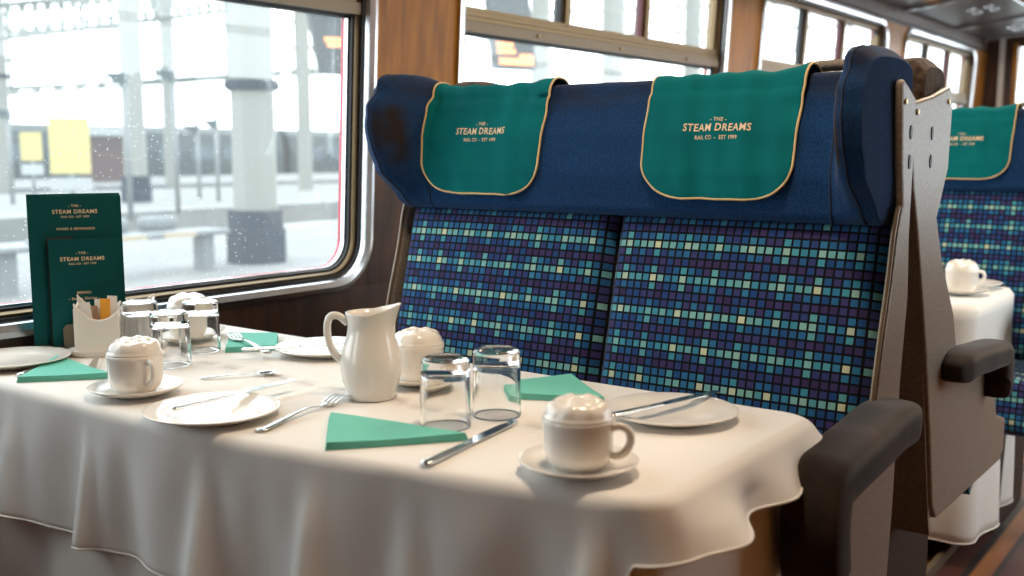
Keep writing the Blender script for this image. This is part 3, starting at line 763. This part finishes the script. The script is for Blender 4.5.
tag(topc, 'short white top cloth over the long cloth on the near table', 'tablecloth')
TP = TZ+.0008
T2 = PIT+.02
t2 = dup(table, (1.21+T2, 1.3*.945+.112, 0)); t2.scale = (1, .945, 1); tag(t2, 'second dining table beyond the back-to-back seats, under white cloth', 'table', 'coach dining tables')
u2 = dup(under, (T2, .112, 0)); u2.scale = (1, .945, 1); tag(u2, 'long white cloth hanging on the far table beside the aisle', 'tablecloth', 'long white tablecloths')

# ------------------------------------------------------------------ crockery
def make_cup():
    root = empty('cup')
    bm = new_bm()
    lathe(bm, [(0, .004), (.026, .004), (.028, 0), (.031, 0), (.033, .004), (.040, .010), (.0435, .022), (.0445, .055), (.0458, .062), (.0448, .0632), (.0432, .060), (.0420, .024), (.037, .012), (0, .010)], 48)
    body = finish('cup_body', bm, china, root)
    bm = new_bm(); pts = bez([(.040, 0, .052), (.053, 0, .056), (.064, 0, .051), (.067, 0, .038), (.060, 0, .024), (.050, 0, .018), (.041, 0, .019)], 30)
    tube(bm, pts, [.0052]*len(pts), 10, .7, up=(0, 1, 0)); finish('handle', bm, china, root)
    bm = new_bm()
    def ruf(r, z, a):
        k = smoothstep(.066, .090, z); return r*(1+.05*k*sin(7*a+1)+.03*k*sin(11*a)), z+.0015*k*sin(5*a+2)
    lathe(bm, [(.040, .058), (.0450, .0636), (.0447, .0660), (.0425, .0680), (.0418, .0710), (.0400, .0765), (.0360, .0820), (.0310, .0848), (.0290, .0842), (.0260, .0862), (.0200, .0888), (.0140, .0886), (.0110, .0872), (.007, .0884), (0, .0890)], 56, mod=ruf)
    finish('domed_cover', bm, china, root)
    return root
def make_saucer():
    bm = new_bm(); lathe(bm, [(0, .004), (.024, .004), (.028, .0), (.034, 0), (.038, .003), (.062, .0095), (.0755, .0165), (.0765, .0180), (.0750, .0190), (.060, .0125), (.036, .0070), (.031, .0085), (0, .0075)], 56)
    return finish('saucer', bm, china)
def make_plate():
    bm = new_bm(); lathe(bm, [(0, .003), (.055, .003), (.058, 0), (.063, 0), (.068, .004), (.098, .0125), (.1015, .0145), (.1020, .0160), (.1000, .0165), (.070, .0090), (.060, .0065), (0, .0060)], 64)
    return finish('side_plate', bm, china)
cup0, sauc0, plate0 = make_cup(), make_saucer(), make_plate()
first = {}
def place(src, x, y, z, rz, label, cat, group=None):
    k = src.name
    if k not in first: first[k] = 1; o = src; o.location = (x, y, z); o.rotation_euler = (0, 0, rz)
    else: o = dup(src, (x, y, z), rz)
    tag(o, label, cat, group); return o
SAU = {}
SAU['white domed cup on the far table at the right edge'] = 'on the far table'
SAU['white domed cup by the window, behind the upturned glasses'] = 'by the window'
SAU['white domed cup between the milk jug and the blue seat'] = 'between the milk jug and the seat'
SAU['white domed cup at the left front of the near table, beside the left teal napkin'] = 'at the left front of the near table'
SAU['white domed cup nearest the camera, at the aisle end of the near table'] = 'nearest the aisle on the near table'
def cup_and_saucer(x, y, rz, who):
    place(sauc0, x, y, TP, 0, 'white saucer under the cup ' + SAU[who], 'saucer', 'white saucers')
    place(cup0, x, y, TP+.0078, rz, who, 'cup', 'white domed cups')
cup_and_saucer(1.066, .697, R(-72), 'white domed cup nearest the camera, at the aisle end of the near table')
cup_and_saucer(.978, 1.515, R(-100), 'white domed cup at the left front of the near table, beside the left teal napkin')
cup_and_saucer(1.325, 1.200, R(70), 'white domed cup between the milk jug and the blue seat')
cup_and_saucer(1.365, 1.905, R(90), 'white domed cup by the window, behind the upturned glasses')
cup_and_saucer(3.13, .745, R(-50), 'white domed cup on the far table at the right edge')
place(plate0, .962, 1.292, TP, 0, 'white side plate with a knife across it at the front edge of the near table', 'plate', 'white side plates')
place(plate0, 1.378, .735, TP, 0, 'white side plate with a knife at the aisle end of the near table', 'plate', 'white side plates')
place(plate0, 1.42, 1.535, TP, 0, 'white side plate partly behind the milk jug', 'plate', 'white side plates')
place(plate0, .985, 1.925, TP, 0, 'white side plate cut by the left edge, beside the tall menu', 'plate', 'white side plates')
place(plate0, 3.31, .775, TP, 0, 'white side plate on the far table behind its cup', 'plate', 'white side plates')

# milk jug
jug_scale = .96
jug = empty('milk_jug', (1.20, 1.19, TP), R(-53))
bm = new_bm(); H = .150
outer = [(0, .003), (.030, .003), (.034, 0), (.039, .002), (.0385, .008), (.040, .013), (.0465, .028), (.0505, .048), (.0500, .064), (.0455, .084), (.0400, .102), (.0375, .118), (.0378, .130), (.0400, .140), (.0405, .1425)]
inner = [(.0385, .1425), (.0360, .130), (.0355, .118), (.038, .102), (.043, .084), (.047, .060), (.043, .03), (.03, .012), (0, .010)]
def spout(r, z, a):
    k = smoothstep(.108, .143, z); c = max(0, cos(a))
    side = (abs(a) if a < pi else 2*pi-a)
    s = math.exp(-(side/.42)**2)
    return r + k*s*.010, z + k*(s*.005 + .010*c)
lathe(bm, outer+inner, 64, mod=spout); finish('jug_body', bm, china, jug)
bm = new_bm(); pts = bez([(-.037, 0, .124), (-.052, 0, .136), (-.066, 0, .134), (-.071, 0, .118), (-.069, 0, .096), (-.060, 0, .074), (-.046, 0, .060)], 36)
tube(bm, pts, [.0062]*len(pts), 12, .75, up=(0, 1, 0)); finish('handle', bm, china, jug)
tag(jug, 'white china milk jug with handle standing in the middle of the near table', 'jug')

# upturned tumblers
def make_tumbler(r=.036, h=.105):
    bm = new_bm()
    ow = [(r+.002*t, h-.010-(h-.014)*t) for t in [k/10 for k in range(11)]]
    iw = [(r-.0045+.0042*t, h-.026-(h-.029)*t) for t in [k/10 for k in range(11)]]
    lathe(bm, [(0, h), (r*.5, h), (r-.012, h), (r-.006, h-.0008), (r-.002, h-.003), (r-.0004, h-.006)] + ow + [(r+.0018, .0012), (r+.0010, 0), (r+.0002, .0012)] + iw[::-1] + [(r-.0070, h-.0240), (r-.012, h-.0228), (r*.4, h-.0222), (0, h-.022)], 64)
    return finish('tumbler', bm, tumbler_m)
gl0 = make_tumbler()
for x, y, lab in ((1.135, .975, 'clear upturned tumbler nearest the aisle-side teal napkins'), (1.232, .955, 'taller looking clear upturned tumbler just behind its twin, before the blue seat'),
                  (1.205, 1.845, 'clear upturned tumbler beside the sachet holder'), (1.285, 1.755, 'clear upturned tumbler in front of the cup by the window'), (1.16, 1.68, 'clear upturned tumbler just behind the left front cup')):
    place(gl0, x, y, TP, 0, lab, 'glass', 'upturned tumblers')

# cutlery: built along +x from handle end
def make_knife(Ln=.215):
    root = empty('table_knife')
    bm = new_bm(); n = 26; hl = Ln*.46
    for name, seg in (('h', 0),):
        pts = [(hl*k/n, 0, .004) for k in range(n+1)]; rr = [.0055+.0028*(1-k/n)**1.2 if k else .004 for k in range(n+1)]
        tube(bm, pts, rr, 10, .42)
    finish('handle', bm, steel, root)
    bm = new_bm(); out = []
    for k in range(15): t = k/14; out.append((hl-.004+(Ln-hl)*t, -.0055+(.002 if t > .9 else 0)))
    for k in range(9): t = k/8; a = -pi/2+pi*t; out.append((Ln-.006+.006*cos(a)*1.2, .0025+.0078*sin(a)))
    for k in range(12): t = 1-k/11; out.append((hl-.004+(Ln-hl-.008)*t, .0055+.0045*sin(pi*min(1, t*1.0))**.6 if t > 0 else .005))
    prism(bm, out, .0028, .0043, 'z'); finish('blade', bm, steel, root, smooth=False)
    return root
def make_fork(Ln=.20):
    root = empty('table_fork')
    bm = new_bm(); pts = bez([(0, 0, .003), (.05, 0, .006), (.10, 0, .009), (.135, 0, .004), (.15, 0, .004)], 30); n = len(pts)
    rr = [.0075-.0045*smoothstep(0, .6, k/(n-1))+.004*smoothstep(.85, 1, k/(n-1)) for k in range(n)]
    tube(bm, pts, rr, 10, .28); finish('handle', bm, steel, root)
    bm = new_bm()
    def Z(x): return .004+.006*sin((x-.14)/.06*pi)
    out = [(.142, -.004), (.150, -.0105), (.160, -.012), (.160, .012), (.150, .0105), (.142, .004)]
    prism(bm, out, .003, .0048, 'z')
    for y in (-.0102, -.0034, .0034, .0102):
        pts = [(x, y, .004+.005*sin((x-.155)/.05*pi)) for x in [.155+.047*k/10 for k in range(11)]]
        tube(bm, pts, [.0021]*8+[.0018, .0014, .0009], 6, .55)
    finish('tines', bm, steel, root)
    return root
def make_spoon():
    root = empty('teaspoon'); bm = new_bm(); pts = bez([(0, 0, .003), (.04, 0, .005), (.085, 0, .006), (.10, 0, .003)], 24); n = len(pts)
    tube(bm, pts, [.0048-.0026*smoothstep(0, .7, k/(n-1)) for k in range(n)], 8, .3); finish('handle', bm, steel, root)
    bm = new_bm()
    def P(i, j):
        a = 2*pi*i/24; r = j/7; return Vector((.117+.020*r*cos(a), .0125*r*sin(a), .001+.005*r*r))
    grid(bm, P, 24, 8, closeu=True); o = finish('bowl', bm, steel, root); s = o.modifiers.new('s', 'SOLIDIFY'); s.thickness = .0009
    return root
kn, fk, spn = make_knife(), make_fork(), make_spoon()
def lay(src, a, b, label, cat, group, z=TP, tilt=0., ln=None):
    a, b = Vector(a), Vector(b); d = b-a
    k = src.name
    if k not in first: first[k] = 1; o = src
    else: o = dup(src)
    if cat != 'spoon': o.scale = (1.15, 1.15, 1.1)
    o.location = (a.x, a.y, z); o.rotation_euler = (0, -tilt, math.atan2(d.y, d.x)); tag(o, label, cat, group); return o
G = 'silver cutlery on the near table'
lay(kn, (.965, .866), (1.237, .905), 'silver knife in front of the upturned tumblers, beside the cup nearest the aisle', 'knife', G)
lay(kn, (.905, 1.315), (1.18, 1.322), 'silver knife lying across the plate at the front edge', 'knife', G, TP+.0170, .0)
lay(kn, (1.26, .770), (1.43, .730), 'silver knife lying across the plate at the aisle end', 'knife', G, TP+.0170, .0)
lay(kn, (1.27, 1.61), (1.45, 1.49), 'silver knife lying across the plate behind the milk jug', 'knife', G, TP+.0170, .0)
lay(kn, (.93, 1.80), (1.10, 1.93), 'silver knife lying beside the left napkin and the plate cut by the left edge', 'knife', G, TP+.0005)
lay(fk, (.945, 1.165), (1.19, 1.222), 'silver fork with its tines by the foot of the milk jug', 'fork', G)
lay(fk, (1.31, 1.58), (1.37, 1.75), 'silver fork lying on the teal napkin near the window', 'fork', G, TP+.0095)
lay(fk, (1.03, 1.74), (1.14, 1.88), 'silver fork pointing to the sachet holder', 'fork', G)
lay(spn, (1.115, 1.53), (1.20, 1.47), 'small silver spoon between the left front cup and the jug', 'spoon', G)

# folded paper napkins
def napkin(name, pts, label, z=TP, layers=4):
    bm = new_bm(); c = sum((Vector((p[0], p[1])) for p in pts), Vector((0, 0)))/len(pts)
    for k in range(layers):
        sh = 1-.012*k; zz = .0010+k*.0021; out = []
        m = len(pts)
        for i in range(m):
            a, b = Vector(pts[i]), Vector(pts[(i+1) % m])
            for q in range(8):
                out.append(c+(a+(b-a)*q/8-c)*sh)
        lift = lambda p: .003*smoothstep(.0, .12, (p-c).length)*(k+1)/layers
        bot = [bm.verts.new((p.x, p.y, z+zz-.0009+lift(p)*.6)) for p in out]; top = [bm.verts.new((p.x, p.y, z+zz+.0009+lift(p))) for p in out]
        cb = bm.verts.new((c.x, c.y, z+zz-.0009)); ct = bm.verts.new((c.x, c.y, z+zz+.0009)); n = len(out)
        for i in range(n):
            j = (i+1) % n
            bm.faces.new((bot[i], top[i], top[j], bot[j])); bm.faces.new((ct, top[j], top[i])) ; bm.faces.new((cb, bot[i], bot[j]))
    o = finish(name, bm, teal_nap, smooth=False); tag(o, label, 'napkin', 'folded teal napkins'); return o
napkin('paper_napkin', [(1.062, 1.145), (1.088, 1.03), (1.095, .898), (1.01, .965), (.940, 1.022)], 'folded teal napkin at the front of the table, beside the milk jug and its fork')
napkin('paper_napkin', [(1.400, 1.065), (1.515, 1.005), (1.395, .860), (1.330, 1.000)], 'folded teal napkin between the tumblers and the blue seat')
napkin('paper_napkin', [(1.42, 1.84), (1.485, 1.755), (1.380, 1.635), (1.300, 1.70)], 'folded teal napkin by the window side, in front of the wood panel')
napkin('paper_napkin', [(.905, 1.765), (1.060, 1.900), (1.025, 1.662)], 'folded teal triangle napkin at the left end, below the tall menu')
napkin('paper_napkin', [(3.28, 1.00), (3.38, .86), (3.30, .80), (3.2, .92)], 'folded green napkin beside the cup on the far table')

# ------------------------------------------------------------------ menus, holder and sachets
mdir = Vector((.876, -.482, 0)).normalized(); mnrm = Vector((-.482, -.876, 0)).normalized()   # along the card, towards the viewer
def card(name, base, wd, ht, lean, label, texts, th=.0022, spine=True):
    root = empty(name, base, math.atan2(mdir.y, mdir.x))
    # local x along the card, local -y towards the viewer, leaning back
    def fm(x, y, z): return Vector((x, y+lean*z, z))
    bm = new_bm(); vs = box(bm, 0, wd, 0, th, 0, ht)
    for v in vs: v.co = fm(*v.co)
    finish('front_cover', bm, menu_green, root, smooth=False)
    bm = new_bm(); vs = box(bm, .006, wd-.006, th, th+.004, .004, ht-.003)
    for v in vs: v.co = fm(*v.co)
    finish('pages', bm, page, root, smooth=False)
    bm = new_bm(); vs = box(bm, 0 if ht > .25 else -.003, wd, th+.004, th*2+.004, 0, ht+.003)
    for v in vs: v.co = fm(v.co.x, v.co.y + .03*(v.co.x/wd), v.co.z)
    finish('back_cover', bm, menu_green if ht > .25 else darkbase, root, smooth=False)  # dark, wider back of the smaller card paints in the shadow at its edges
    def warp(x, y, l): return fm(wd/2+x, -.0008, y)
    text_mesh(texts, warp, 'lettering', goldtext, root)
    tag(root, label, 'menu'); return root
tm = card('menu', (1.070, 2.005, .735), .176, .300, .04, 'tall dark green menu card standing against the window at the left',
     [('- THE -', .0070, .277, 1), ('STEAM DREAMS', .0110, .264, 1.0), ('RAIL CO - EST 1999', .0055, .2555, 1), ('WINES & BEVERAGES', .0064, .231, 1.1)])
sm_ = card('menu', (1.090, 1.969, .735), .124, .214, .06, 'smaller dark green menu card standing in front of the tall one',
     [('- THE -', .0068, .183, 1), ('STEAM DREAMS', .0108, .170, 1), ('RAIL CO - EST 1999', .0054, .162, 1), ('MENU', .0075, .103, 1.2), ('- Steam Dining -', .0078, .091, 1)])
hold = empty('menu_stand', (1.150, 1.945, TP), math.atan2(mdir.y, mdir.x)); tag(hold, 'small beige stand holding the two menus', 'menu stand')
bm = new_bm(); box(bm, -.085, .085, -.018, .082, 0, .012); finish('stand_base', bm, cream_metal, hold, smooth=False, bevel=.004)
bm = new_bm(); pts = [(-.045, .0), (.05, .0), (.05, .05), (.045, .058), (-.038, .058), (-.045, .05)]; prism(bm, pts, -.018, -.012, 'y'); finish('front_plate', bm, cream_metal, hold, smooth=False, bevel=.002)

sh = empty('sachet_holder', (1.137, 1.882, TP), R(-40)); sh.scale = (.92, .9, 1.22); tag(sh, 'white china sachet holder with dipped tops in front of the menus', 'sachet holder')
def dipped(name, x0, x1, y0, y1, h0, h1, sag):
    bm = new_bm(); top = []
    for k in range(15): t = k/14; x = x0+(x1-x0)*t; top.append((x, (h0+(h1-h0)*t) - sag*sin(pi*t)**.9 * (1 if t > .02 else 0)))
    prism(bm, [(x1, .006), (x0, .006)] + top, y0, y1, 'y'); return finish(name, bm, china, sh, smooth=False, bevel=.003)
dipped('front_plate', -.045, .045, -.026, -.020, .090, .076, .022)
dipped('back_plate', -.045, .045, .022, .028, .100, .088, .02)
bm = new_bm(); prism(bm, [(-.026, .006), (.028, .006), (.028, .086), (-.026, .080)], -.046, -.040, 'x')
prism(bm, [(-.026, .006), (.028, .006), (.028, .084), (-.026, .070)], .040, .046, 'x'); finish('end_plate', bm, china, sh, smooth=False, bevel=.002)
bm = new_bm(); lathe(bm, [(0, 0), (.055, 0), (.062, .006), (.066, .012), (.062, .012), (.05, .007), (0, .007)], 40)
for v in bm.verts: v.co.y *= .62; v.co.x *= 1.0
finish('tray', bm, china, sh)
sh2 = dup(sh, (1.235, 1.915, TP), R(-42)); tag(sh2, 'white china sachet holder partly behind the first one, beside the tumblers', 'sachet holder')
sach_cols = [('white', (.8, .79, .77)), ('brown', (.42, .26, .18)), ('white', (.8, .79, .77)), ('orange', (.85, .36, .03)), ('white', (.8, .79, .77)), ('pink', (.7, .5, .48))]
smat = {c: mat('sachet_'+c, v, .5) for c, v in dict(sach_cols).items()}
dirx = Vector((cos(R(-42)), sin(R(-42)), 0)); diry = Vector((sin(R(42)), cos(R(42)), 0))
for k, ((cn, _), off, oy, hh, tl) in enumerate(zip(sach_cols, (-.014, -.006, .002, .014, .023, .004), (-.012, -.004, .006, -.008, .004, .014), (.088, .080, .092, .094, .098, .086), (-.12, -.05, .02, .04, .08, -.02))):
    bm = new_bm(); wd, ht = .019, .062
    def P(i, j):
        u, v = i/6-.5, j/8; e = (1-(2*u)**2)*(sin(pi*v)**.5 if 0 < v < 1 else 0); return Vector((u*wd, -.0022*e, v*ht))
    def P2(i, j): q = P(i, j); return Vector((q.x, -q.y+.0004, q.z))
    grid(bm, P, 7, 9); grid(bm, P2, 7, 9)
    for v in bm.verts:
        if v.co.z > ht*.93 or v.co.z < ht*.05: v.co.y = 0
    o = finish('sugar_sachet', bm, smat[cn], smooth=True)
    p = Vector((1.137, 1.882, 0))+dirx*off+diry*oy
    o.location = (p.x, p.y, TP+hh-.042); o.rotation_euler = (0, tl, R(-42))
    tag(o, '%s paper sugar sachet in the china holder, %s' % (cn, ('leftmost and leaning', 'left of the middle', 'tall one in the middle', 'the only orange one', 'rightmost tall one', 'at the back of the bundle')[k]), 'sachet', 'sugar sachets')

# floor trim by the far table
bm = new_bm(); box(bm, 2.55, 3.55, .695, .71, 0, .03); struct(finish('trim_2', bm, cream_metal, smooth=False))

# ------------------------------------------------------------------ station outside
GZ = -.20
plat_m = noisecol(mat('pale_platform', rough=.8), (.12, .122, .12), (.165, .166, .162), 1.5, (1, 1, 1), 4, .3, .7)
edge_m = mat('platform_edge_white', (.30, .31, .31), .8)
track_m = noisecol(mat('track_ballast', rough=.9), (.02, .02, .022), (.09, .095, .095), 2.2, (.6, 2, 1), 5, .4, .6)
col_m = mat('station_cream_paint', (.18, .182, .164), .6); colnavy = mat('station_navy_paint', (.006, .013, .028), .6, spec=.2)
def flat(name, x0, x1, y0, y1, z0, z1, m):
    bm = new_bm(); box(bm, x0, x1, y0, y1, z0, z1); return struct(finish(name, bm, m, smooth=False))
flat('ground', -80, 200, 2.3, 200, -1.4, -1.2, track_m)
flat('platform_near', -60, 120, 2.75, 15.0, -1.2, GZ, plat_m)
flat('platform_far', -60, 160, 21.0, 33, -1.2, GZ, plat_m)
flat('platform_back', -60, 180, 39, 52, -1.2, GZ, plat_m)
for i, (y0, z0) in enumerate(((14.7, GZ), (21.0, GZ), (32.7, GZ), (39.0, GZ))):
    bm = new_bm(); box(bm, -60, 160, y0, y0+.3, z0, z0+.012); struct(finish('trim_%d' % (i+3), bm, edge_m, smooth=False))
for y in (16.5, 18, 34.6, 36.2):
    bm = new_bm(); prism(bm, [(y-.07, -1.2), (y+.07, -1.2), (y+.03, -1.16), (y+.035, -1.04), (y-.035, -1.04), (y-.03, -1.16)], -60, 160, 'x')
    tag(finish('rail', bm, steel, smooth=False), 'steel running rail at %s of the station tracks outside' % {16.5: 'the near side of the first', 18: 'the far side of the first', 34.6: 'the near side of the second', 36.2: 'the far side of the second'}[y], 'rail', 'station rails')
def octo(bm, cx, cy, r, z0, z1, n=8, rot=pi/8):
    pts = [(cx+r*cos(rot+2*pi*k/n), cy+r*sin(rot+2*pi*k/n)) for k in range(n)]; prism(bm, pts, z0, z1, 'z')
def column(x, y, s, label, band, base=True, top=9):
    root = empty('station_column', (x, y, GZ)); tag(root, label, 'column', 'cream station columns')
    bm = new_bm(); octo(bm, 0, 0, .27*s, 0, top); finish('shaft', bm, col_m, root, smooth=False)
    if base:
        bm = new_bm(); octo(bm, 0, 0, .37*s, 0, .40*s); octo(bm, 0, 0, .345*s, .40*s, .64*s); finish('column_base', bm, colnavy, root, smooth=False)
    if band:
        bm = new_bm(); octo(bm, 0, 0, .32*s, band-.06*s, band+.06*s); octo(bm, 0, 0, .345*s, band-.035*s, band+.035*s); finish('collar', bm, colnavy, root, smooth=False)
    return root
column(8.24, 10.08, 1., 'big cream column with a navy base and collar on the nearest platform', 2.12)
import itertools
def px(x, y, z):   # where the ray through an image point meets a height, used once to site far things
    f = 1040.; F = Vector((cos(YAW)*cos(PITCH), sin(YAW)*cos(PITCH), -sin(PITCH))); Rr = Vector((sin(YAW), -cos(YAW), 0)); U = Rr.cross(F)
    r = F*f+Rr*(x-512)+U*(288-y); return r*((z-CAMZ)/r.z)
def pxd(x, d):     # ground position of image column x at distance d
    f = 1040.; F = Vector((cos(YAW), sin(YAW), 0)); Rr = Vector((sin(YAW), -cos(YAW), 0)); v = F*f/cos(PITCH)*1.0+Rr*(x-512); v.normalize(); return v*d
for x, d, s, lab, bnd in ((135, 30, 1.1, 'slim cream column left of the big one, on the middle platform', None), (171, 44, 1.0, 'cream column with a navy collar high up, just left of the big one', 4.6), (3, 40, 1.1, 'cream column with a navy collar at the left edge of the window', 3.9), (408, 40, 1., 'cream column hidden low down, right of the big one', None), (305, 38, 1.0, 'cream column just right of the big one', None), (540, 34, 1.2, 'cream column seen through the second window, left part', None), (612, 30, 1.2, 'cream column seen through the second window, middle', None), (690, 44, 1.3, 'cream column seen through the second window, right part', None)):
    p = pxd(x, d); column(p.x, p.y, s, lab, bnd, d < 35, 14)
# thin platform lamp posts with dark lamp heads
post_m = mat('pale_post_paint', (.16, .17, .17), .5); head_m = mat('dark_lamp_head', (.03, .045, .05), .5)
for x, d, h, lab in ((128, 22, 2.75, 'lamp post with a dark wedge head left of the slim column'), (176, 24, 2.95, 'lamp post with a dark wedge head between the slim and the big column'), (217, 30, 2.1, 'thin post with a small dark head beside the big column'), (10, 30, 2.3, 'thin post with a small dark head at the far left'), (198, 32, 2.0, 'short pale post near the big column')):
    p = pxd(x, d); root = empty('lamp_post', (p.x, p.y, GZ)); tag(root, lab, 'lamp post', 'platform lamp posts')
    bm = new_bm(); tube(bm, [(0, 0, 0), (0, 0, h+.2)], .055, 8); finish('pole', bm, post_m, root)
    bm = new_bm(); prism(bm, [(-.42, .12), (.04, .12), (.04, -.12), (-.12, -.10)], -.12, .12, 'y')
    hd = finish('lamp_head', bm, head_m, root, smooth=False); hd.location = (0, 0, h); hd.rotation_euler = (0, 0, YAW-pi/2)
# benches on the near platform
bench_m = mat('pale_metal_bench', (.13, .14, .145), .5); bwood = mat('bench_slat_tan', (.33, .26, .17), .6)
def bench(x0, y0, ln, lab):
    root = empty('bench', (x0, y0, GZ)); tag(root, lab, 'bench', 'platform benches')
    bm = new_bm(); box(bm, 0, ln, -.2, .25, .40, .46); finish('seat', bm, bench_m, root, smooth=False, bevel=.02)
    for k in range(int(ln/.62)):
        bm = new_bm(); box(bm, .08+k*.62, .48+k*.62, -.215, -.2, .405, .455); finish('slat', bm, bwood, root, smooth=False)
        bm = new_bm(); box(bm, .05+k*.62, .52+k*.62, .15, .28, .47, .62); finish('backrest', bm, bench_m, root, smooth=False, bevel=.05)
    for x in (.15, ln-.3):
        bm = new_bm(); box(bm, x, x+.14, -.1, .1, 0, .40); finish('leg', bm, bench_m, root, smooth=False)
p = px(214, 268, GZ); bench(p.x-2.1, p.y, 2.2, 'metal bench on the nearest platform left of the big column')
p = px(14, 290, GZ); bench(p.x-2.9, p.y-.3, 2.9, 'metal bench on the nearest platform at the left edge behind the menu')
# far train
train_m = mat('blue_grey_train', (.022, .032, .035), .5); twin = mat('train_window', (.05, .07, .09), .2)
for k in range(5):
    X0 = 6+k*20.6; root = empty('train_carriage', (X0, 54, -1.0)); tag(root, 'blue-grey train carriage standing beyond the far platform, %s' % ('leftmost', 'second from the left', 'middle one', 'fourth from the left', 'rightmost')[k], 'train', 'far train carriages')
    bm = new_bm(); prism(bm, [(0, .5), (2.7, .5), (2.75, 2.2), (2.5, 3.3), (1.8, 3.7), (.9, 3.7), (.2, 3.3), (-.05, 2.2)], 0, 20, 'x'); finish('body', bm, train_m, root, smooth=False, bevel=.05)
    bm = new_bm()
    box(bm, 0.3, 19.7, .35, 2.3, .05, .5); finish('underframe', bm, darkbase, root, smooth=False)
    for q in range(8):
        bm = new_bm(); box(bm, 1.2+q*2.3, 2.8+q*2.3, -.09, -.02, 1.7, 2.5); finish('window', bm, twin, root, smooth=False)
bm = new_bm(); p = pxd(105, 52)
root = empty('kiosk', (p.x, p.y, GZ)); tag(root, 'small dark reddish kiosk in front of the far train', 'kiosk'); kz = mat('kiosk_red_brown', (.05, .018, .018), .6)
bm = new_bm(); box(bm, -.9, .9, -.5, .5, 0, 2.1); finish('cabin', bm, kz, root, smooth=False); bm = new_bm(); box(bm, -1.6, 1.4, -.7, .7, 2.1, 2.5); finish('roof', bm, edge_m, root, smooth=False)
# yellow notice boards
for x, d, wd, z0, z1, lab in ((70, 22, .75, .82, 1.90, 'large yellow notice board seen above the tall menu'), (31.5, 26, .45, 1.05, 1.68, 'small yellow notice board left of the large one')):
    p = pxd(x, d); root = empty('notice_board', (p.x, p.y, GZ), YAW-pi/2+.1); tag(root, lab, 'notice board', 'yellow notice boards')
    bm = new_bm(); box(bm, -wd/2, wd/2, -.02, .02, z0-GZ-.1, z1-GZ-.1); finish('board', bm, wax, root, smooth=False)
    bm = new_bm(); box(bm, -wd/2, wd/2, -.05, .05, z0-GZ-.42, z0-GZ-.18); finish('leaflet_box', bm, edge_m, root, smooth=False)
    bm = new_bm(); tube(bm, [(0, .05, 0), (0, .05, z1-GZ-.1)], .04, 8); finish('pole', bm, post_m, root)
# hanging departure boards
def dep_board(x, y0, y1, d, w_, slant, lab, rows):
    f = 1040.; dd = d
    c = pxd(x, d); zt = CAMZ + d*(153-y0)/1040; zb = CAMZ + d*(153-y1)/1040; h = zt-zb
    root = empty('departure_board', (c.x, c.y, zb), YAW-pi/2+.55); tag(root, lab, 'departure board', 'hanging departure boards')
    bm = new_bm(); prism(bm, [(-w_/2+slant*0, 0), (w_/2, 0), (w_/2-slant, h), (-w_/2-slant, h)], -.06, .06, 'y'); finish('casing', bm, board_m, root, smooth=False)
    bm = new_bm()
    for (u0, u1, v0, v1) in rows:
        sx = -slant*(v0+v1)/2; box(bm, -w_/2+w_*u0+sx, -w_/2+w_*u1+sx, -.068, -.058, h*v0, h*v1)
    finish('amber_text', bm, amber, root, smooth=False)
    for s in (-.3, .3):
        bm = new_bm(); tube(bm, [(s*w_-slant, 0, h), (s*w_-slant, 0, h+1.2)], .02, 6); finish('hanger', bm, post_m, root)
dep_board(337, 16, 78, 11.5, .34, .13, 'grey hanging departure board with orange text at the top right of the first window', [(.3, .95, .50, .56), (.35, .9, .42, .48)])
dep_board(514, -14, 72, 11.5, .50, .12, 'grey hanging departure board with orange text behind the second window transom', [(.08, .93, .05, .12), (.6, .93, .12, .17), (.06, .5, .17, .22), (.06, .46, .24, .29), (.06, .3, .31, .36), (.06, .5, .38, .42), (.1, .55, .80, .84), (.1, .4, .86, .92), (.6, .8, .86, .92)])
# train shed: a lattice girder and a glazed end screen
truss_m = mat('pale_green_girder', (.085, .098, .085), .6)
def girder(a, b, dep, n, name_label, r=.10):
    a, b = Vector(a), Vector(b); root = empty('roof_girder', a); tag(root, name_label, 'girder', 'roof girders')
    d = b-a; bm = new_bm(); z = Vector((0, 0, dep))
    tube(bm, [(0, 0, 0), d], r, 6); tube(bm, [z, d+z], r, 6); finish('chord', bm, truss_m, root, smooth=False)
    bm = new_bm()
    for k in range(n):
        p0, p1 = d*(k/n), d*((k+1)/n)
        tube(bm, [p0, p0+z], r*.5, 5); tube(bm, [p0, p1+z], r*.4, 5); tube(bm, [p0+z, p1], r*.4, 5)
    finish('lattice', bm, truss_m, root, smooth=False)
def P3(x, y, d):
    c = pxd(x, d); return (c.x, c.y, CAMZ+d*(153-y)/1040)
girder(P3(-40, 60, 36), P3(330, 6, 44), 1.0, 34, 'pale lattice roof girder crossing the station behind the columns', .10)
girder(P3(-60, 20, 48), P3(300, -40, 50), 2.6, 12, 'upper pale roof girder at the top left of the first window', .13)
girder(P3(-40, 106, 60), P3(420, 68, 66), .25, 24, 'low pale beam under the glazed screen', .08)
root = empty('glazed_screen', P3(-60, 100, 70)); tag(root, 'pale glazed end screen of the train shed with many bars', 'glazed screen')
a, b = Vector(P3(-60, 104, 70)), Vector(P3(900, 60, 78)); d = b-a; bm = new_bm()
for k in range(61):
    p = d*(k/60); tube(bm, [p, p+Vector((0, 0, 8))], .10 if k % 4 == 0 else .05, 5)
for z in (0, 1.6, 3.2, 4.8, 6.4, 8.0): tube(bm, [Vector((0, 0, z)), d+Vector((0, 0, z))], .11, 5)
finish('bars', bm, truss_m, root, smooth=False)
